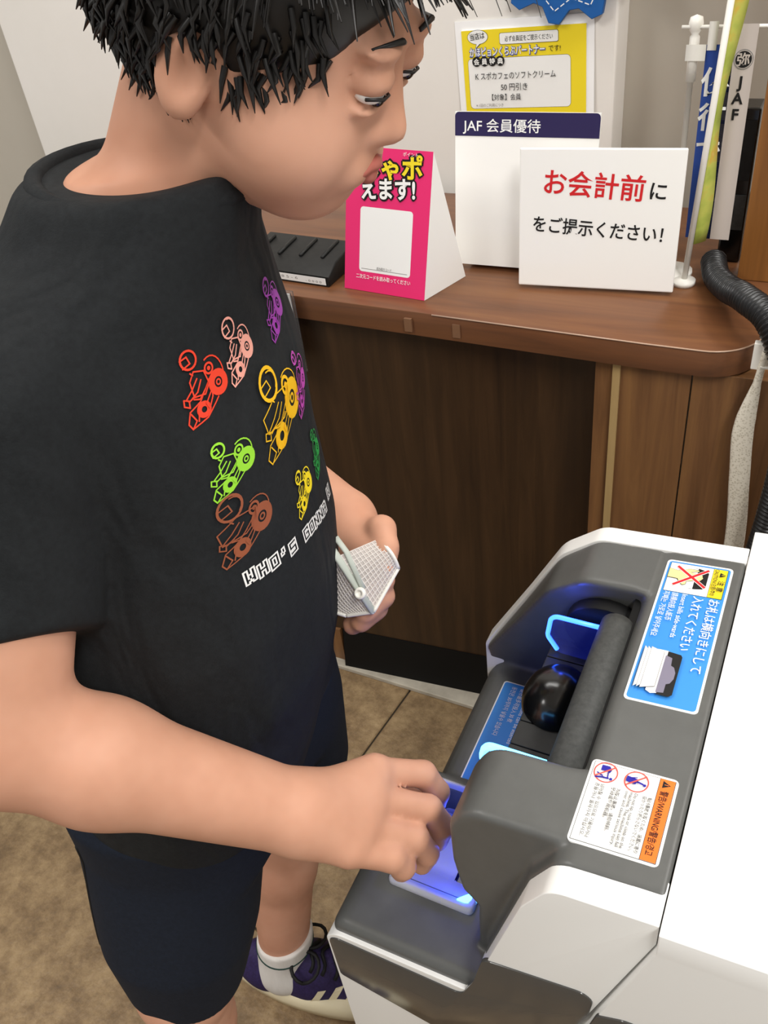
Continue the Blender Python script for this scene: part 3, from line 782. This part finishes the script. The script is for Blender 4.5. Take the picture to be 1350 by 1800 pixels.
for s2, b in tl: s_.text('small_lettering', mat('ink_smoke', '4C4A48'), s2, .0228, b, .0034, min(.047, .0017 * len(s2) if ord(s2[0]) < 999 else .0034 * len(s2)), .012)
s_.done(st)

EX0, EY0 = EX, EY; EY = Vector((1, 0, 0))
st, s_ = sticker((-.2475, .639, .6583), .146, .075, INK['white'], INK['blue'], .0015)
st['label'] = 'blue coin sticker on the lower shelf'
s_.text('lettering', INK['white'], 'とうせの', .006, .044, .013, .052, .004)
s_.text('lettering', INK['white'], 'Up to 30 coins can be inserted', .006, .0315, .0068, .078)
s_.text('lettering', INK['white'], '硬币最多可投入 30 枚', .006, .0225, .0068, .05)
s_.text('lettering', INK['white'], '동전은 30개까지 넣을수 있습니다', .006, .0125, .0068, .073)
for k in range(3):
    s_.circ('coin_print', INK['black'], .106 + k * .008, .018 + k * .002, .0062, ry=1); s_.circ('coin_print', INK['white'], .106 + k * .008, .018 + k * .002, .0058); s_.circ('coin_print', INK['lilac'], .106 + k * .008, .018 + k * .002, .0042, .0034)
s_.done(st)

# ================================================================== PERSON
pe = thing('person', 'person in a black printed t-shirt and navy shorts reaching into the coin tray', 'person', (-.53, .4, 0))
nz = lambda v: np.array(v, float) / np.linalg.norm(v)
F2 = nz((.972, .235)); L2 = np.array((-F2[1], F2[0]))
TORSO = [(.66, -.540, .435, .170, .122), (.78, -.524, .440, .176, .142), (.86, -.512, .446, .177, .150), (.96, -.502, .454, .170, .146), (1.06, -.494, .462, .160, .130), (1.14, -.487, .468, .156, .122), (1.20, -.485, .470, .150, .110), (1.25, -.476, .474, .122, .100), (1.29, -.456, .480, .084, .092), (1.312, -.448, .483, .072, .084)]
SHR, SHL = (-.487, .345, 1.205), (-.535, .588, 1.195)
ELR, ELL = (-.485, .212, .985), (-.552, .628, .935)
WRR, WRL = (-.307, .302, .850), (-.412, .604, .898)
HD = np.array((-.350, .525, 1.395)); hf = nz((.90, .10, -.42)); hl = nz(np.cross((0, 0, 1), hf)); hu = np.cross(hf, hl); HM = np.array([hf, hl, hu])
hp = lambda x, y, z: HD + .95 * (x * hf + y * hl + z * hu)

B = Vol((-.80, .10, .03), (-.17, .80, 1.53), .0031)
B.loft([(z, x, y, a - .034, b - .034) for z, x, y, a, b in TORSO], F2, L2, .02)
B.cone((-.466, .480, 1.22), hp(-.04, 0, -.06), .054, .046, .022)
# head
B.ell(hp(-.012, 0, .03), (.098, .078, .090), .02, HM); B.ell(hp(.028, 0, -.03), (.066, .066, .080), .03, HM)
B.ell(hp(.055, 0, -.088), (.030, .034, .026), .03, HM)
for s_ in (-1, 1):
    B.ell(hp(.052, s_ * .040, -.048), (.036, .032, .036), .02, HM)
    B.ell(hp(-.012, s_ * .080, -.022), (.018, .008, .028), .005, HM); B.ell(hp(-.008, s_ * .0875, -.018), (.0095, .006, .017), .004, HM, 'sub')
    B.ell(hp(.098, s_ * .031, .006), (.016, .018, .011), .012, HM, 'sub')
    B.ell(hp(.090, s_ * .031, .0055), (.0125, .0165, .0105), .003, HM)
    B.ell(hp(.0925, s_ * .031, .0075), (.0125, .0165, .0088), .002, HM); B.ell(hp(.091, s_ * .031, -.012), (.010, .0155, .004), .004, HM)
    B.ell(hp(.092, s_ * .031, .026), (.012, .022, .006), .012, HM)
B.cone(hp(.090, 0, .004), hp(.106, 0, -.030), .007, .0105, .014); B.cone(hp(.096, -.011, -.034), hp(.096, .011, -.034), .008, .008, .008)
B.cone(hp(.090, -.016, -.062), hp(.090, .016, -.062), .011, .011, .014); B.cone(hp(.106, -.020, -.0615), hp(.106, .020, -.0615), .0022, .0022, .004, 'sub')
# arms
for sh_, el, wr in ((SHR, ELR, WRR), (SHL, ELL, WRL)):
    B.cone(sh_, el, .052, .049, .02)
    mid = np.array(el) * .68 + np.array(wr) * .32
    B.cone(el, mid, .0475, .0475, .02); B.cone(mid, wr, .0465, .0335, .02)
# legs
LEG = (((-.535, .345, .70), (-.535, .262, .40), (-.560, .245, .06)), ((-.535, .525, .70), (-.535, .522, .42), (-.560, .428, .06)))
for hip, kn, an in LEG:
    B.cone(hip, kn, .066, .058, .03); c_ = np.array(kn) * .62 + np.array(an) * .38 + np.array((-.008, 0, 0))
    B.cone(kn, c_, .056, .0505, .02); B.cone(c_, an, .0500, .036, .02)


def hand(wr, mcps, fingers, thumb, rad=.0119):
    wr = np.array(wr)
    for i, m in enumerate(mcps): B.cone(wr + (np.array(m) - wr) * .12, m, .025, .0165 if i < 3 else .0155, .018)
    for ch in fingers:
        for k in range(len(ch) - 1): B.cone(ch[k], ch[k + 1], rad * (1.12 - .08 * k), rad * (1.04 - .10 * k), .0035)
    for k in range(len(thumb) - 1): B.cone(thumb[k], thumb[k + 1], (.017, .014, .012)[k], (.014, .012, .0105)[k], .006)


hand(WRR, [(-.270, .373, .830), (-.262, .349, .827), (-.259, .325, .823), (-.261, .302, .821)],
     [[(-.270, .373, .830), (-.238, .402, .803), (-.228, .407, .772), (-.232, .402, .748)],
      [(-.262, .349, .827), (-.222, .3755, .796), (-.213, .381, .764), (-.219, .378, .738)],
      [(-.259, .325, .823), (-.223, .348, .789), (-.217, .354, .759), (-.224, .353, .736)],
      [(-.261, .302, .821), (-.233, .3205, .797), (-.226, .326, .777), (-.232, .330, .758)]],
     [(-.296, .335, .826), (-.272, .378, .786), (-.250, .395, .760), (-.236, .391, .740)])
hand(WRL, [(-.352, .560, .905), (-.362, .558, .884), (-.372, .556, .866), (-.380, .555, .850)],
     [[(-.352, .560, .905), (-.338, .545, .885), (-.352, .528, .872)],
      [(-.362, .558, .884), (-.338, .541, .866), (-.350, .522, .856)],
      [(-.372, .556, .866), (-.346, .537, .850), (-.356, .520, .842)],
      [(-.380, .555, .850), (-.358, .537, .836), (-.368, .522, .832)]],
     [(-.375, .590, .90), (-.350, .578, .922), (-.338, .562, .915), (-.334, .550, .902)])
body = B.obj('body', M_skin, pe, 3)
body.data.materials.append(M_short)                                    # cloth colour wherever the clothes cover it
bc = np.empty(len(body.data.polygons) * 3, np.float32); body.data.polygons.foreach_get('center', bc); bc = bc.reshape(-1, 3)


def seg_d(p, a, b):
    a, b = np.array(a), np.array(b); t = np.clip(((p - a) @ (b - a)) / ((b - a) @ (b - a)), 0, 1); return np.linalg.norm(p - a - t[:, None] * (b - a), axis=1)


arm = np.min([seg_d(bc, a, b) for a, b in ((SHR, ELR), (ELR, WRR), (SHL, ELL), (ELL, WRL))] + [np.linalg.norm(bc - np.array(w), axis=1) - .075 for w in (WRR, WRL)], axis=0)
under = (((bc[:, 2] > .43) & (bc[:, 2] < 1.27) & (arm > .066)) | ((bc[:, 2] > 1.09) & (bc[:, 2] < 1.27))) & (bc[:, 0] < -.335)
body.data.polygons.foreach_set('material_index', under.astype(np.int32))

# face details, each on the head
for s_ in (-1, 1):
    for nm, m, r, off in (('eye', mat('eye_white', 'EDEAE6', .25), (.0105, .0130, .0068), .0912), ('iris', mat('iris', '1E130D', .15), (.0045, .0056, .0056), .0982)):
        v = Vol(hp(.095, s_ * .031, .004) - .02, hp(.095, s_ * .031, .004) + .02, .001)
        v.ell(hp(off, s_ * .031, -.001 if nm == 'eye' else -.003), r, .001, HM); v.obj(nm, m, pe, 1)
    tube('eyebrow', [hp(.101, s_ * .016, .029), hp(.103, s_ * .030, .034), hp(.091, s_ * .050, .029)], lambda i: (.0015, .0021, .0008)[i], M_hair, pe, 8)
    tube('eyelid', [hp(.0955, s_ * .018, -.001), hp(.1035, s_ * .026, -.0005), hp(.1035, s_ * .036, -.0005), hp(.0945, s_ * .0455, -.0015)], .0011, M_hair, pe, 6)
v = Vol(hp(.09, 0, -.062) - .05, hp(.09, 0, -.062) + .05, .0014)
v.cone(hp(.0985, -.019, -.0605), hp(.1015, 0, -.0575), .0032, .0048, .004); v.cone(hp(.0985, .019, -.0605), hp(.1015, 0, -.0575), .0032, .0048, .004)
v.cone(hp(.0965, -.015, -.0645), hp(.0995, 0, -.0675), .0035, .0058, .004); v.cone(hp(.0965, .015, -.0645), hp(.0995, 0, -.0675), .0035, .0058, .004)
v.obj('lips', mat('lip_pink', 'B8695C', .4), pe, 1)
# hair: a cropped cap plus separate locks
v = Vol(HD - .15, HD + .16, .0028)
v.ell(hp(-.016, 0, .038), (.108, .088, .096), .01, HM)
v.ell(hp(.125, 0, -.025), (.082, .075, .072), .012, HM, 'sub'); v.ell(hp(.07, 0, -.115), (.105, .14, .085), .012, HM, 'sub'); v.ell(hp(-.03, 0, -.16), (.16, .14, .085), .02, HM, 'sub')
for s_ in (-1, 1): v.ell(hp(-.004, s_ * .085, -.024), (.020, .03, .030), .006, HM, 'sub')
hair = v.obj('hair', M_hair, pe, 2)
rng = random.Random(3); vv, ff = [], []
for i in range(900):
    a = rng.uniform(-1.45, 1.45); t = rng.uniform(0, 1)
    d = Vector((math.cos(a) * .9, math.sin(a), .35 + .75 * t)).normalized()
    p0 = Vector((-.016, 0, .038)) + Vector((d.x * .106, d.y * .0865, d.z * .0945)); ln = rng.uniform(.025, .055)
    g = Vector((d.x * .85, d.y * .5 + rng.uniform(-.35, .35), -.45 + rng.uniform(-.25, .2))) if a * a < 1.1 else Vector((.15, d.y * .35, -.9))
    p1 = p0 + (d * .42 + g.normalized() * .75).normalized() * ln * .5; p2 = p1 + (g.normalized() + d * -.05).normalized() * ln * .6
    path = [Vector(hp(*p)) for p in (p0, p1, p2)]
    a_, b_ = tube_data(path, lambda k: (.0027, .0021, .0004)[k], 4, False); k = len(vv); vv += a_; ff += [tuple(x + k for x in q_) for q_ in b_]
hv = [HM @ (np.array(v_.co) - HD) / .95 for v_ in list(hair.data.vertices)[::5]]
for p in hv:
    if p[2] > .045 or (abs(p[1]) < .055 and p[0] > -.03) or rng.random() > .5: continue
    d = Vector(((p[0] + .016) * 60, p[1] * 90, 0)); d = d.normalized() if d.length > 1 else Vector((-1, 0, 0)); p0 = Vector(p) + d * .001
    p1 = p0 + Vector((rng.uniform(-.004, .006), 0, -.008)) + d * .003; p2 = p1 + Vector((rng.uniform(-.006, .010), 0, -rng.uniform(.006, .014))) - d * .001
    a_, b_ = tube_data([Vector(hp(*q_)) for q_ in (p0, p1, p2)], lambda k: (.0024, .0019, .0003)[k], 4, False); k = len(vv); vv += a_; ff += [tuple(x + k for x in q_) for q_ in b_]
lk = raw('hair_locks', vv, ff, M_hair, pe, True); lk['kind'] = 'stuff'
# fine fringe strands sticking out over the forehead
vv, ff = [], []
for i in range(90):
    y = rng.uniform(-.05, .05); p0 = Vector((.085 + rng.uniform(-.01, .006), y, .085 + rng.uniform(-.012, .012)))
    p1 = p0 + Vector((.035 + rng.uniform(-.01, .015), rng.uniform(-.012, .012), .020)); p2 = p1 + Vector((.022 + rng.uniform(-.01, .016), rng.uniform(-.02, .02), -.016 + rng.uniform(-.014, .010)))
    a_, b_ = tube_data([Vector(hp(*p)) for p in spline([p0, p1, p2], 4)], lambda k: .0008 - .00007 * k, 3, False); k = len(vv); vv += a_; ff += [tuple(x + k for x in q_) for q_ in b_]
lk = raw('fringe', vv, ff, M_hair, pe, True); lk['kind'] = 'stuff'

# shirt
T = Vol((-.80, .12, .60), (-.28, .80, 1.32), .0042)
SLR, SLL = (-.490, .262, 1.045), (-.545, .628, 1.06)
for sh_, sl in ((SHR, SLR), (SHL, SLL)): T.cone(np.array(sh_) * .8 + np.array(sl) * .2, sl, .069, .067 if sl is SLR else .06, .010)
for sl, el in ((SLR, ELR), (SLL, ELL)):                      # square hem at each sleeve
    d_ = nz(np.array(el) - np.array(sl) + (np.array((.036, 0, 0)) if sl is SLR else 0)); c0 = np.array(sl) + d_ * .012

    def cut(X, Y, Z, d_=d_, c0=c0):
        px, py, pz = X - c0[0], Y - c0[1], Z - c0[2]; t = px * d_[0] + py * d_[1] + pz * d_[2]
        rr_ = np.sqrt((px - t * d_[0]) ** 2 + (py - t * d_[1]) ** 2 + (pz - t * d_[2]) ** 2)
        return np.maximum(-t, np.maximum(t - .12, rr_ - .10))
    lo_ = np.minimum(c0, c0 + d_ * .12) - .10; hi_ = np.maximum(c0, c0 + d_ * .12) + .10
    sl_, X, Y, Z = T.grid(lo_, hi_); dd = -cut(X, Y, Z); T.D[sl_] = np.maximum(T.D[sl_], dd)
T.loft(TORSO, F2, L2, .004, rnd=.006)
for sh_, sl in ((SHR, SLR), (SHL, SLL)): T.cone(sh_, np.array(sh_) * .85 + np.array(sl) * .15, .068, .064, .03)
T.ell((-.447, .485, 1.324), (.076, .064, .022), .008, None, 'sub')
rs = np.random.RandomState(2)
for a, b, r_ in (((-.40, .36, .90), (-.47, .32, .76), .010), ((-.41, .40, .80), (-.44, .32, .72), .009), ((-.46, .36, 1.11), (-.43, .38, 1.0), .010), ((-.42, .42, 1.20), (-.385, .40, 1.12), .008), ((-.47, .29, 1.16), (-.455, .33, 1.08), .009), ((-.40, .50, .78), (-.45, .36, .70), .010)):
    T.cone(a, b, r_, r_ * .6, .02)
shirt = T.obj('shirt', M_shirt, pe, 3)
tube('neck_band', [(-.447 + .079 * math.cos(a), .484 + .066 * math.sin(a), 1.304 - .006 * math.cos(a)) for a in np.linspace(0, 2 * math.pi, 40)], .0075, M_shirt, pe, 8)

# print on the shirt: plain go-karts with round-helmeted riders and a block lettered line, wrapped round the chest
sbv = BVHTree.FromObject(shirt, bpy.context.evaluated_depsgraph_get())


def on_chest(s_, z, lift):
    th = s_ / .14; d_ = Vector((math.cos(th), math.sin(th), 0)); o = Vector((-.50, .465, z))
    h = sbv.ray_cast(o + d_ * .4, -d_)
    return (h[0] if h[0] else o + d_ * .14) + d_ * lift


class Wrap:
    def __init__(s, cx, cz, w, h): s.a = (cx, cz, w, h); s.v = []; s.f = []; s.l = .0006

    def put(s, pts, faces):
        cx, cz, w, h = s.a; k = len(s.v)
        s.v += [on_chest(cx + x * w, cz + y * h, s.l) for x, y in pts]; s.f += [tuple(i + k for i in f) for f in faces]; s.l += .00003

    def ring(s, x, y, r, r0=0., n=22, sq=1.):
        k = s.a[2] / s.a[3]
        c = [(math.cos(2 * math.pi * i / n), math.sin(2 * math.pi * i / n) * k * sq) for i in range(n)]
        s.put([(x + r * a, y + r * b) for a, b in c] + [(x + r0 * a, y + r0 * b) for a, b in c], [(i, (i + 1) % n, n + (i + 1) % n, n + i) for i in range(n)])

    def line(s, pts, lw=.0011, closed=False):
        _, _, w, h = s.a; P = [Vector((x * w, y * h)) for x, y in pts]; P = P + [P[0]] if closed else P
        for a, b in zip(P, P[1:]):
            n = max(1, int((b - a).length / .005)); t = (b - a).normalized() * lw / 2; q = Vector((-t.y, t.x))
            for i in range(n):
                p0 = a.lerp(b, i / n) - t * (i == 0) * .7; p1 = a.lerp(b, (i + 1) / n) + t * (i == n - 1) * .7
                s.put([(p.x / w, p.y / h) for p in (p0 - q, p1 - q, p1 + q, p0 + q)], [(0, 1, 2, 3)])


def arc(cx, cy, r, a0, a1, n=8, sq=1.): return [(cx + r * math.cos(a0 + (a1 - a0) * i / n), cy + sq * r * math.sin(a0 + (a1 - a0) * i / n)) for i in range(n + 1)]


def kart(cx, cz, w, h, ink, head=.14, hx=-.12, bulk=.16, tilt=0.):
    k = Wrap(cx, cz, w, h)
    k.ring(.30, -.14, .21, .085); k.ring(.30, -.14, .055, .028)
    k.line(arc(.24, .0, .24, -.3, 1.9, 8)); k.ring(.2, .10, .10, .065); k.ring(.2, .10, .035, .0)
    k.ring(-.12, -.34, .135, .05); k.line([(-.44, -.42), (-.36, -.28), (-.14, -.22), (.14, -.02)]); k.line([(-.40, -.5), (-.1, -.46), (.2, -.30)])
    k.line([(-.44, -.42), (-.40, -.5), (-.30, -.42), (-.36, -.30)]); k.line([(-.27, -.44), (-.22, -.33)]); k.line([(-.05, -.28), (.12, -.16), (.1, -.24), (-.02, -.36)], closed=True)
    k.line([(-.42, -.17), (-.34, -.22), (-.32, -.13), (-.40, -.09)], closed=True); k.line([(-.33, -.14), (-.2, -.12)])
    # rider: rounded torso, arm to the wheel, round helmet
    t = [(-.14 - bulk * .5, -.12), (-.12 - bulk * .6, .08), (-.10, .18), (.0 + bulk * .5, .12), (.06 + bulk * .3, -.06), (-.02, -.16)]
    k.line(t, closed=True); k.line([(-.08, .08), (-.22, -.02), (-.36, -.1)]); k.line([(-.02, .04), (-.14, -.08), (-.32, -.14)]); k.line([(.0, -.1), (-.14, -.18), (-.24, -.14)])
    hy = .22 + head * .8
    k.ring(hx, hy, head, head - .036); k.line([(hx - head * .92, hy + head * .2), (hx - head * .1, hy + head * .3), (hx + head * .05, hy - head * .3), (hx - head * .85, hy - head * .45)]); k.line(arc(hx + head * .1, hy, head * .75, -.9, 1.6, 6)); k.line([(hx - head * .3, hy - head), (hx - head * .1, hy - head * 1.25)])
    return raw('kart_print', k.v, k.f, ink, shirt)


for a_ in ((.058, 1.198, .052, .048, 'purple', .15), (-.018, 1.200, .042, .046, 'salmon', .19), (-.061, 1.196, .044, .054, 'scarlet', .16), (.012, 1.134, .082, .070, 'gold', .17, -.14, .44), (-.060, 1.130, .046, .048, 'lime', .13, -.16),
           (-.063, 1.075, .058, .056, 'brown', .20, -.14, .46), (.017, 1.047, .046, .042, 'yellow', .14), (.063, 1.128, .042, .062, 'magenta', .13), (.068, 1.052, .038, .050, 'green', .13)):
    kart(*a_[:4], INK[a_[4]], *a_[5:])
FONT = {'W': '10001 10001 10001 10101 10101 11011 10001', 'H': '10001 10001 10001 11111 10001 10001 10001', 'O': '11111 10001 10001 10001 10001 10001 11111', "'": '00100 00100 01000 00000 00000 00000 00000',
        'S': '11111 10000 10000 11111 00001 00001 11111', 'G': '11111 10001 10000 10111 10001 10001 11111', 'N': '10001 11001 11001 10101 10011 10011 10001', 'A': '01110 10001 10001 11111 10001 10001 10001'}
cell = .00158
for i, ch in enumerate("WHO'S GONNA W"):
    if ch == ' ': continue
    g_ = FONT[ch].split(); on = {(x, 6 - y) for y in range(7) for x in range(5) if g_[y][x] == '1'}
    out = {(x + a, y + b) for x, y in on for a in (-1, 0, 1) for b in (-1, 0, 1)}
    k = Wrap(-.0755 + i * .0120, 1.0225 - .0031 * min(i, 10), 1, 1)
    for x, y in sorted(out - on): k.put([((x + a) * cell, (y + b) * cell) for a, b in ((0, 0), (1, 0), (1, 1), (0, 1))], [(0, 1, 2, 3)])
    raw('block_letter', k.v, k.f, INK['white'], shirt)

# shorts
H = Vol((-.75, .12, .36), (-.33, .75, .74), .0042)
H.loft([(.60, -.540, .435, .160, .112), (.72, -.540, .437, .160, .114)], F2, L2, .03)
for (hip, kn, an), hm in zip(LEG, ((-.533, .273, .412), (-.535, .532, .41))):
    tab = [(hm[2], hm[0], hm[1], .068, .073), (.50, hm[0] * .65 + hip[0] * .35, hm[1] * .65 + hip[1] * .35, .087, .094), (.64, hip[0], hip[1], .088, .108), (.70, hip[0], hip[1], .082, .108)]
    H.loft(tab, F2, L2, .02, rnd=.003)
shorts = H.obj('shorts', M_short, pe, 3)
bv = BVHTree.FromObject(shorts, bpy.context.evaluated_depsgraph_get())
ps = []
for i in range(26):
    z = .67 - .262 * i / 25; o = Vector((-.60 - .012 * i / 25, .10, z)); h = bv.ray_cast(o, Vector((0.05, 1, 0)))
    if h[0]: ps.append(h[0] + h[1] * .0002)
if len(ps) > 3: tube('side_seam', ps, .0016, M_lace, pe, 5)

# socks and shoes
for side, (hip, kn, an) in zip((-1, 1), LEG):
    ax, ay = an[0], an[1]; a0 = .28 if side > 0 else .05
    fd = np.array((math.cos(a0), math.sin(a0), 0)); fs = np.array((-math.sin(a0), math.cos(a0), 0)); q0 = np.array((ax, ay, 0))
    fp = lambda x, y, z: q0 + fd * x + fs * y + np.array((0, 0, z))
    up_ = nz(np.array(kn) - np.array(an)); top = q0 + np.array((0, 0, .135)) + up_ * np.array((1, 1, 0)) * .075
    v = Vol(fp(0, 0, .06) - .13, fp(0, 0, .08) + .14, .003)
    v.cone(fp(0, 0, .06), top, .042, .0445, .01); v.cone(fp(.0, 0, .055), fp(.07, 0, .05), .04, .034, .02)
    cutz = top[2]; sl_, X, Y, Z = v.grid(v.lo, v.lo + v.n * v.res); v.D = np.maximum(v.D, Z - cutz + (X - top[0]) * fd[0] * -.15 + 0 * Y)
    sk = v.obj('sock', M_sock, pe, 2)
    kb = BVHTree.FromObject(sk, bpy.context.evaluated_depsgraph_get()); sp_ = []
    for a in np.linspace(0, 2 * math.pi, 40):
        d_ = Vector((math.cos(a), math.sin(a), 0)); h = kb.ray_cast(Vector(top) + d_ * .2 + Vector((0, 0, -.020)), -d_)
        if h[0]: sp_.append(h[0])
    tube('sock_stripe', sp_, .0016, mat('stripe_green', '1E3B35', .8), sk, 6)
    # sole: lofted outline
    n = 36; rows = []
    for z, g in ((.001, -.002), (.012, .010), (.034, .012), (.050, .004), (.050, -.03)):
        row = []
        for k in range(n):
            a = 2 * math.pi * k / n; c_, s2 = math.cos(a), math.sin(a)
            x = .055 + .135 * c_; w = .040 + .010 * np.clip((x - .02) / .12, -1, 1) - .004 * np.clip(-(x) / .08, 0, 1)
            heel = .010 * max(0, -c_ - .55) * (z / .03)
            row.append(fp(x + g * c_ - heel, (w + g) * math.copysign(abs(s2) ** .8, s2) + side * -.004 * c_, z + .014 * max(0, c_ - .55) + (.010 * max(0, -c_ - .3) if z > .02 else 0)))
        rows.append(row)
    vv = [p for r_ in rows for p in r_]; ff = [(i * n + k, i * n + (k + 1) % n, (i + 1) * n + (k + 1) % n, (i + 1) * n + k) for i in range(len(rows) - 1) for k in range(n)] + [tuple(range(n))[::-1], tuple(range((len(rows) - 1) * n, len(rows) * n))]
    v = Vol(fp(.05, 0, .07) - .19, fp(.05, 0, .07) + .19, .0030)
    v.cone(fp(-.026, 0, .05), fp(.05, 0, .05), .040, .042, .02); v.cone(fp(.05, 0, .045), fp(.135, side * -.004, .035), .042, .036, .02)
    v.cone(fp(-.055, 0, .065), fp(-.045, 0, .09), .022, .014, .03)
    v.cone(fp(.035, 0, .085), fp(.075, 0, .078), .030, .026, .02)
    sl_, X, Y, Z = v.grid(v.lo, v.lo + v.n * v.res); v.D = np.maximum(v.D, .027 - Z + 0 * X + 0 * Y)
    v.cone(fp(.004, 0, .108), fp(.0, 0, .17), .036, .064, .006, 'sub')
    so = v.obj('shoe', M_purple, pe, 2)
    so['label'] = 'dark purple sports shoe with a cream sole'
    so2 = raw('sole', vv, ff, M_sole, so, True)
    sb = BVHTree.FromObject(so, bpy.context.evaluated_depsgraph_get())
    for sd in (-1, 1):
        for k in range(3):
            x0 = .040 + k * .027; lt, rt_ = [], []
            for j in range(9):
                z = .030 + .040 * j / 8; x = x0 + .026 * j / 8
                for lst, dx in ((lt, 0), (rt_, .0125)):
                    h = sb.ray_cast(Vector(fp(x + dx, sd * .12, z)), Vector(-fs * sd))
                    lst.append((h[0] + h[1] * .0009) if h[0] else None)
            m_ = [i for i in range(9) if lt[i] and rt_[i]]
            if len(m_) > 1:
                vs = [p for i in m_ for p in (lt[i], rt_[i])]
                raw('side_stripe', vs, [(2 * i, 2 * i + 1, 2 * i + 3, 2 * i + 2) for i in range(len(m_) - 1)], M_sole, so)
    for k in range(4):
        x = .055 + k * .018; ar = []
        for j in range(9):
            yy = -.024 + .048 * j / 8; h = sb.ray_cast(Vector(fp(x + .004 * math.sin(j), yy, .2)), Vector((0, 0, -1)))
            if h[0]: ar.append(h[0] + h[1] * .002)
        if len(ar) > 2: tube('lace', ar, .0032, M_lace, so, 6)
    for k, (yy, xx) in enumerate(((.012, .05), (-.012, .05))):
        tube('lace_loop', [Vector(fp(xx + .022 * math.sin(t), yy * 2 + yy * 1.8 * math.cos(t), .108 + .012 * math.sin(t * .5))) for t in np.linspace(0, 2 * math.pi, 16)], .0028, M_lace, so, 6)

# coin purse held in the left hand
cp = thing('coin_purse', 'white mesh coin purse with a pale zip held open in the far hand', 'purse', (-.35, .53, .87))
M_mesh = mat('mesh_white', 'DCD6D0', .7)
M_sheet = mat('mesh_film', 'E8E2DE', .5, .5, Alpha=.55)
A_, B_, C_, D_ = Vector((-.372, .524, .925)), Vector((-.334, .513, .872)), Vector((-.322, .552, .900)), Vector((-.345, .560, .925))


def flap(name, a, b, c, d, bow):
    v = []; f = []; n = 13
    for i in range(n):
        for j in range(n):
            s_, t_ = i / (n - 1), j / (n - 1)
            p = a.lerp(b, s_).lerp(d.lerp(c, s_), t_); v.append(p + Vector(bow) * math.sin(s_ * math.pi) * t_)
    for i in range(n - 1):
        for j in range(n - 1): f.append((i * n + j, (i + 1) * n + j, (i + 1) * n + j + 1, i * n + j + 1))
    o = raw(name, v, f, M_sheet, cp, True)
    gv, gf_ = [], []
    for i in range(n):
        for pth in ([v[i * n + j] for j in range(n)], [v[j * n + i] for j in range(n)]):
            a_, b2 = tube_data(pth, .0007, 4, False); k = len(gv); gv += a_; gf_ += [tuple(x + k for x in q_) for q_ in b2]
    g = raw('netting', gv, gf_, M_mesh, o, True); g['kind'] = 'stuff'
    tube('binding', [v[(n - 1) * n + j] for j in range(n)] , .0022, M_plast, o, 6)
    tube('binding', [v[i * n + n - 1] for i in range(n)], .0022, M_plast, o, 6)
    return o


flap('mesh_panel', A_, B_, C_, D_, (.006, -.004, .006))
flap('mesh_panel', A_, B_, B_ + Vector((-.03, -.004, -.012)), A_ + Vector((-.02, .0, -.05)), (-.004, -.006, -.004))
tube('zip_tape', [A_ + Vector((-.012, .004, .014)), A_, B_], .0042, mat('zip_grey', 'BFC6BC', .5), cp, 8, flat=.5)
tube('zip_tape', [A_ + Vector((-.006, .012, .014)), A_ + Vector((.006, .008, .002)), A_.lerp(B_, .62) + Vector((.003, .002, .002))], .0032, MATS['zip_grey'], cp, 8, flat=.5)
lathe('zip_slider', [(0, -.003), (.0055, -.003), (.0062, 0), (.0055, .003), (.003, .0035), (.003, .0015), (0, .0015)], M_plast, cp, Matrix.Translation(A_.lerp(B_, .64) + Vector((.002, -.004, .003))) @ Matrix.Rotation(.9, 4, 'X'), 16)
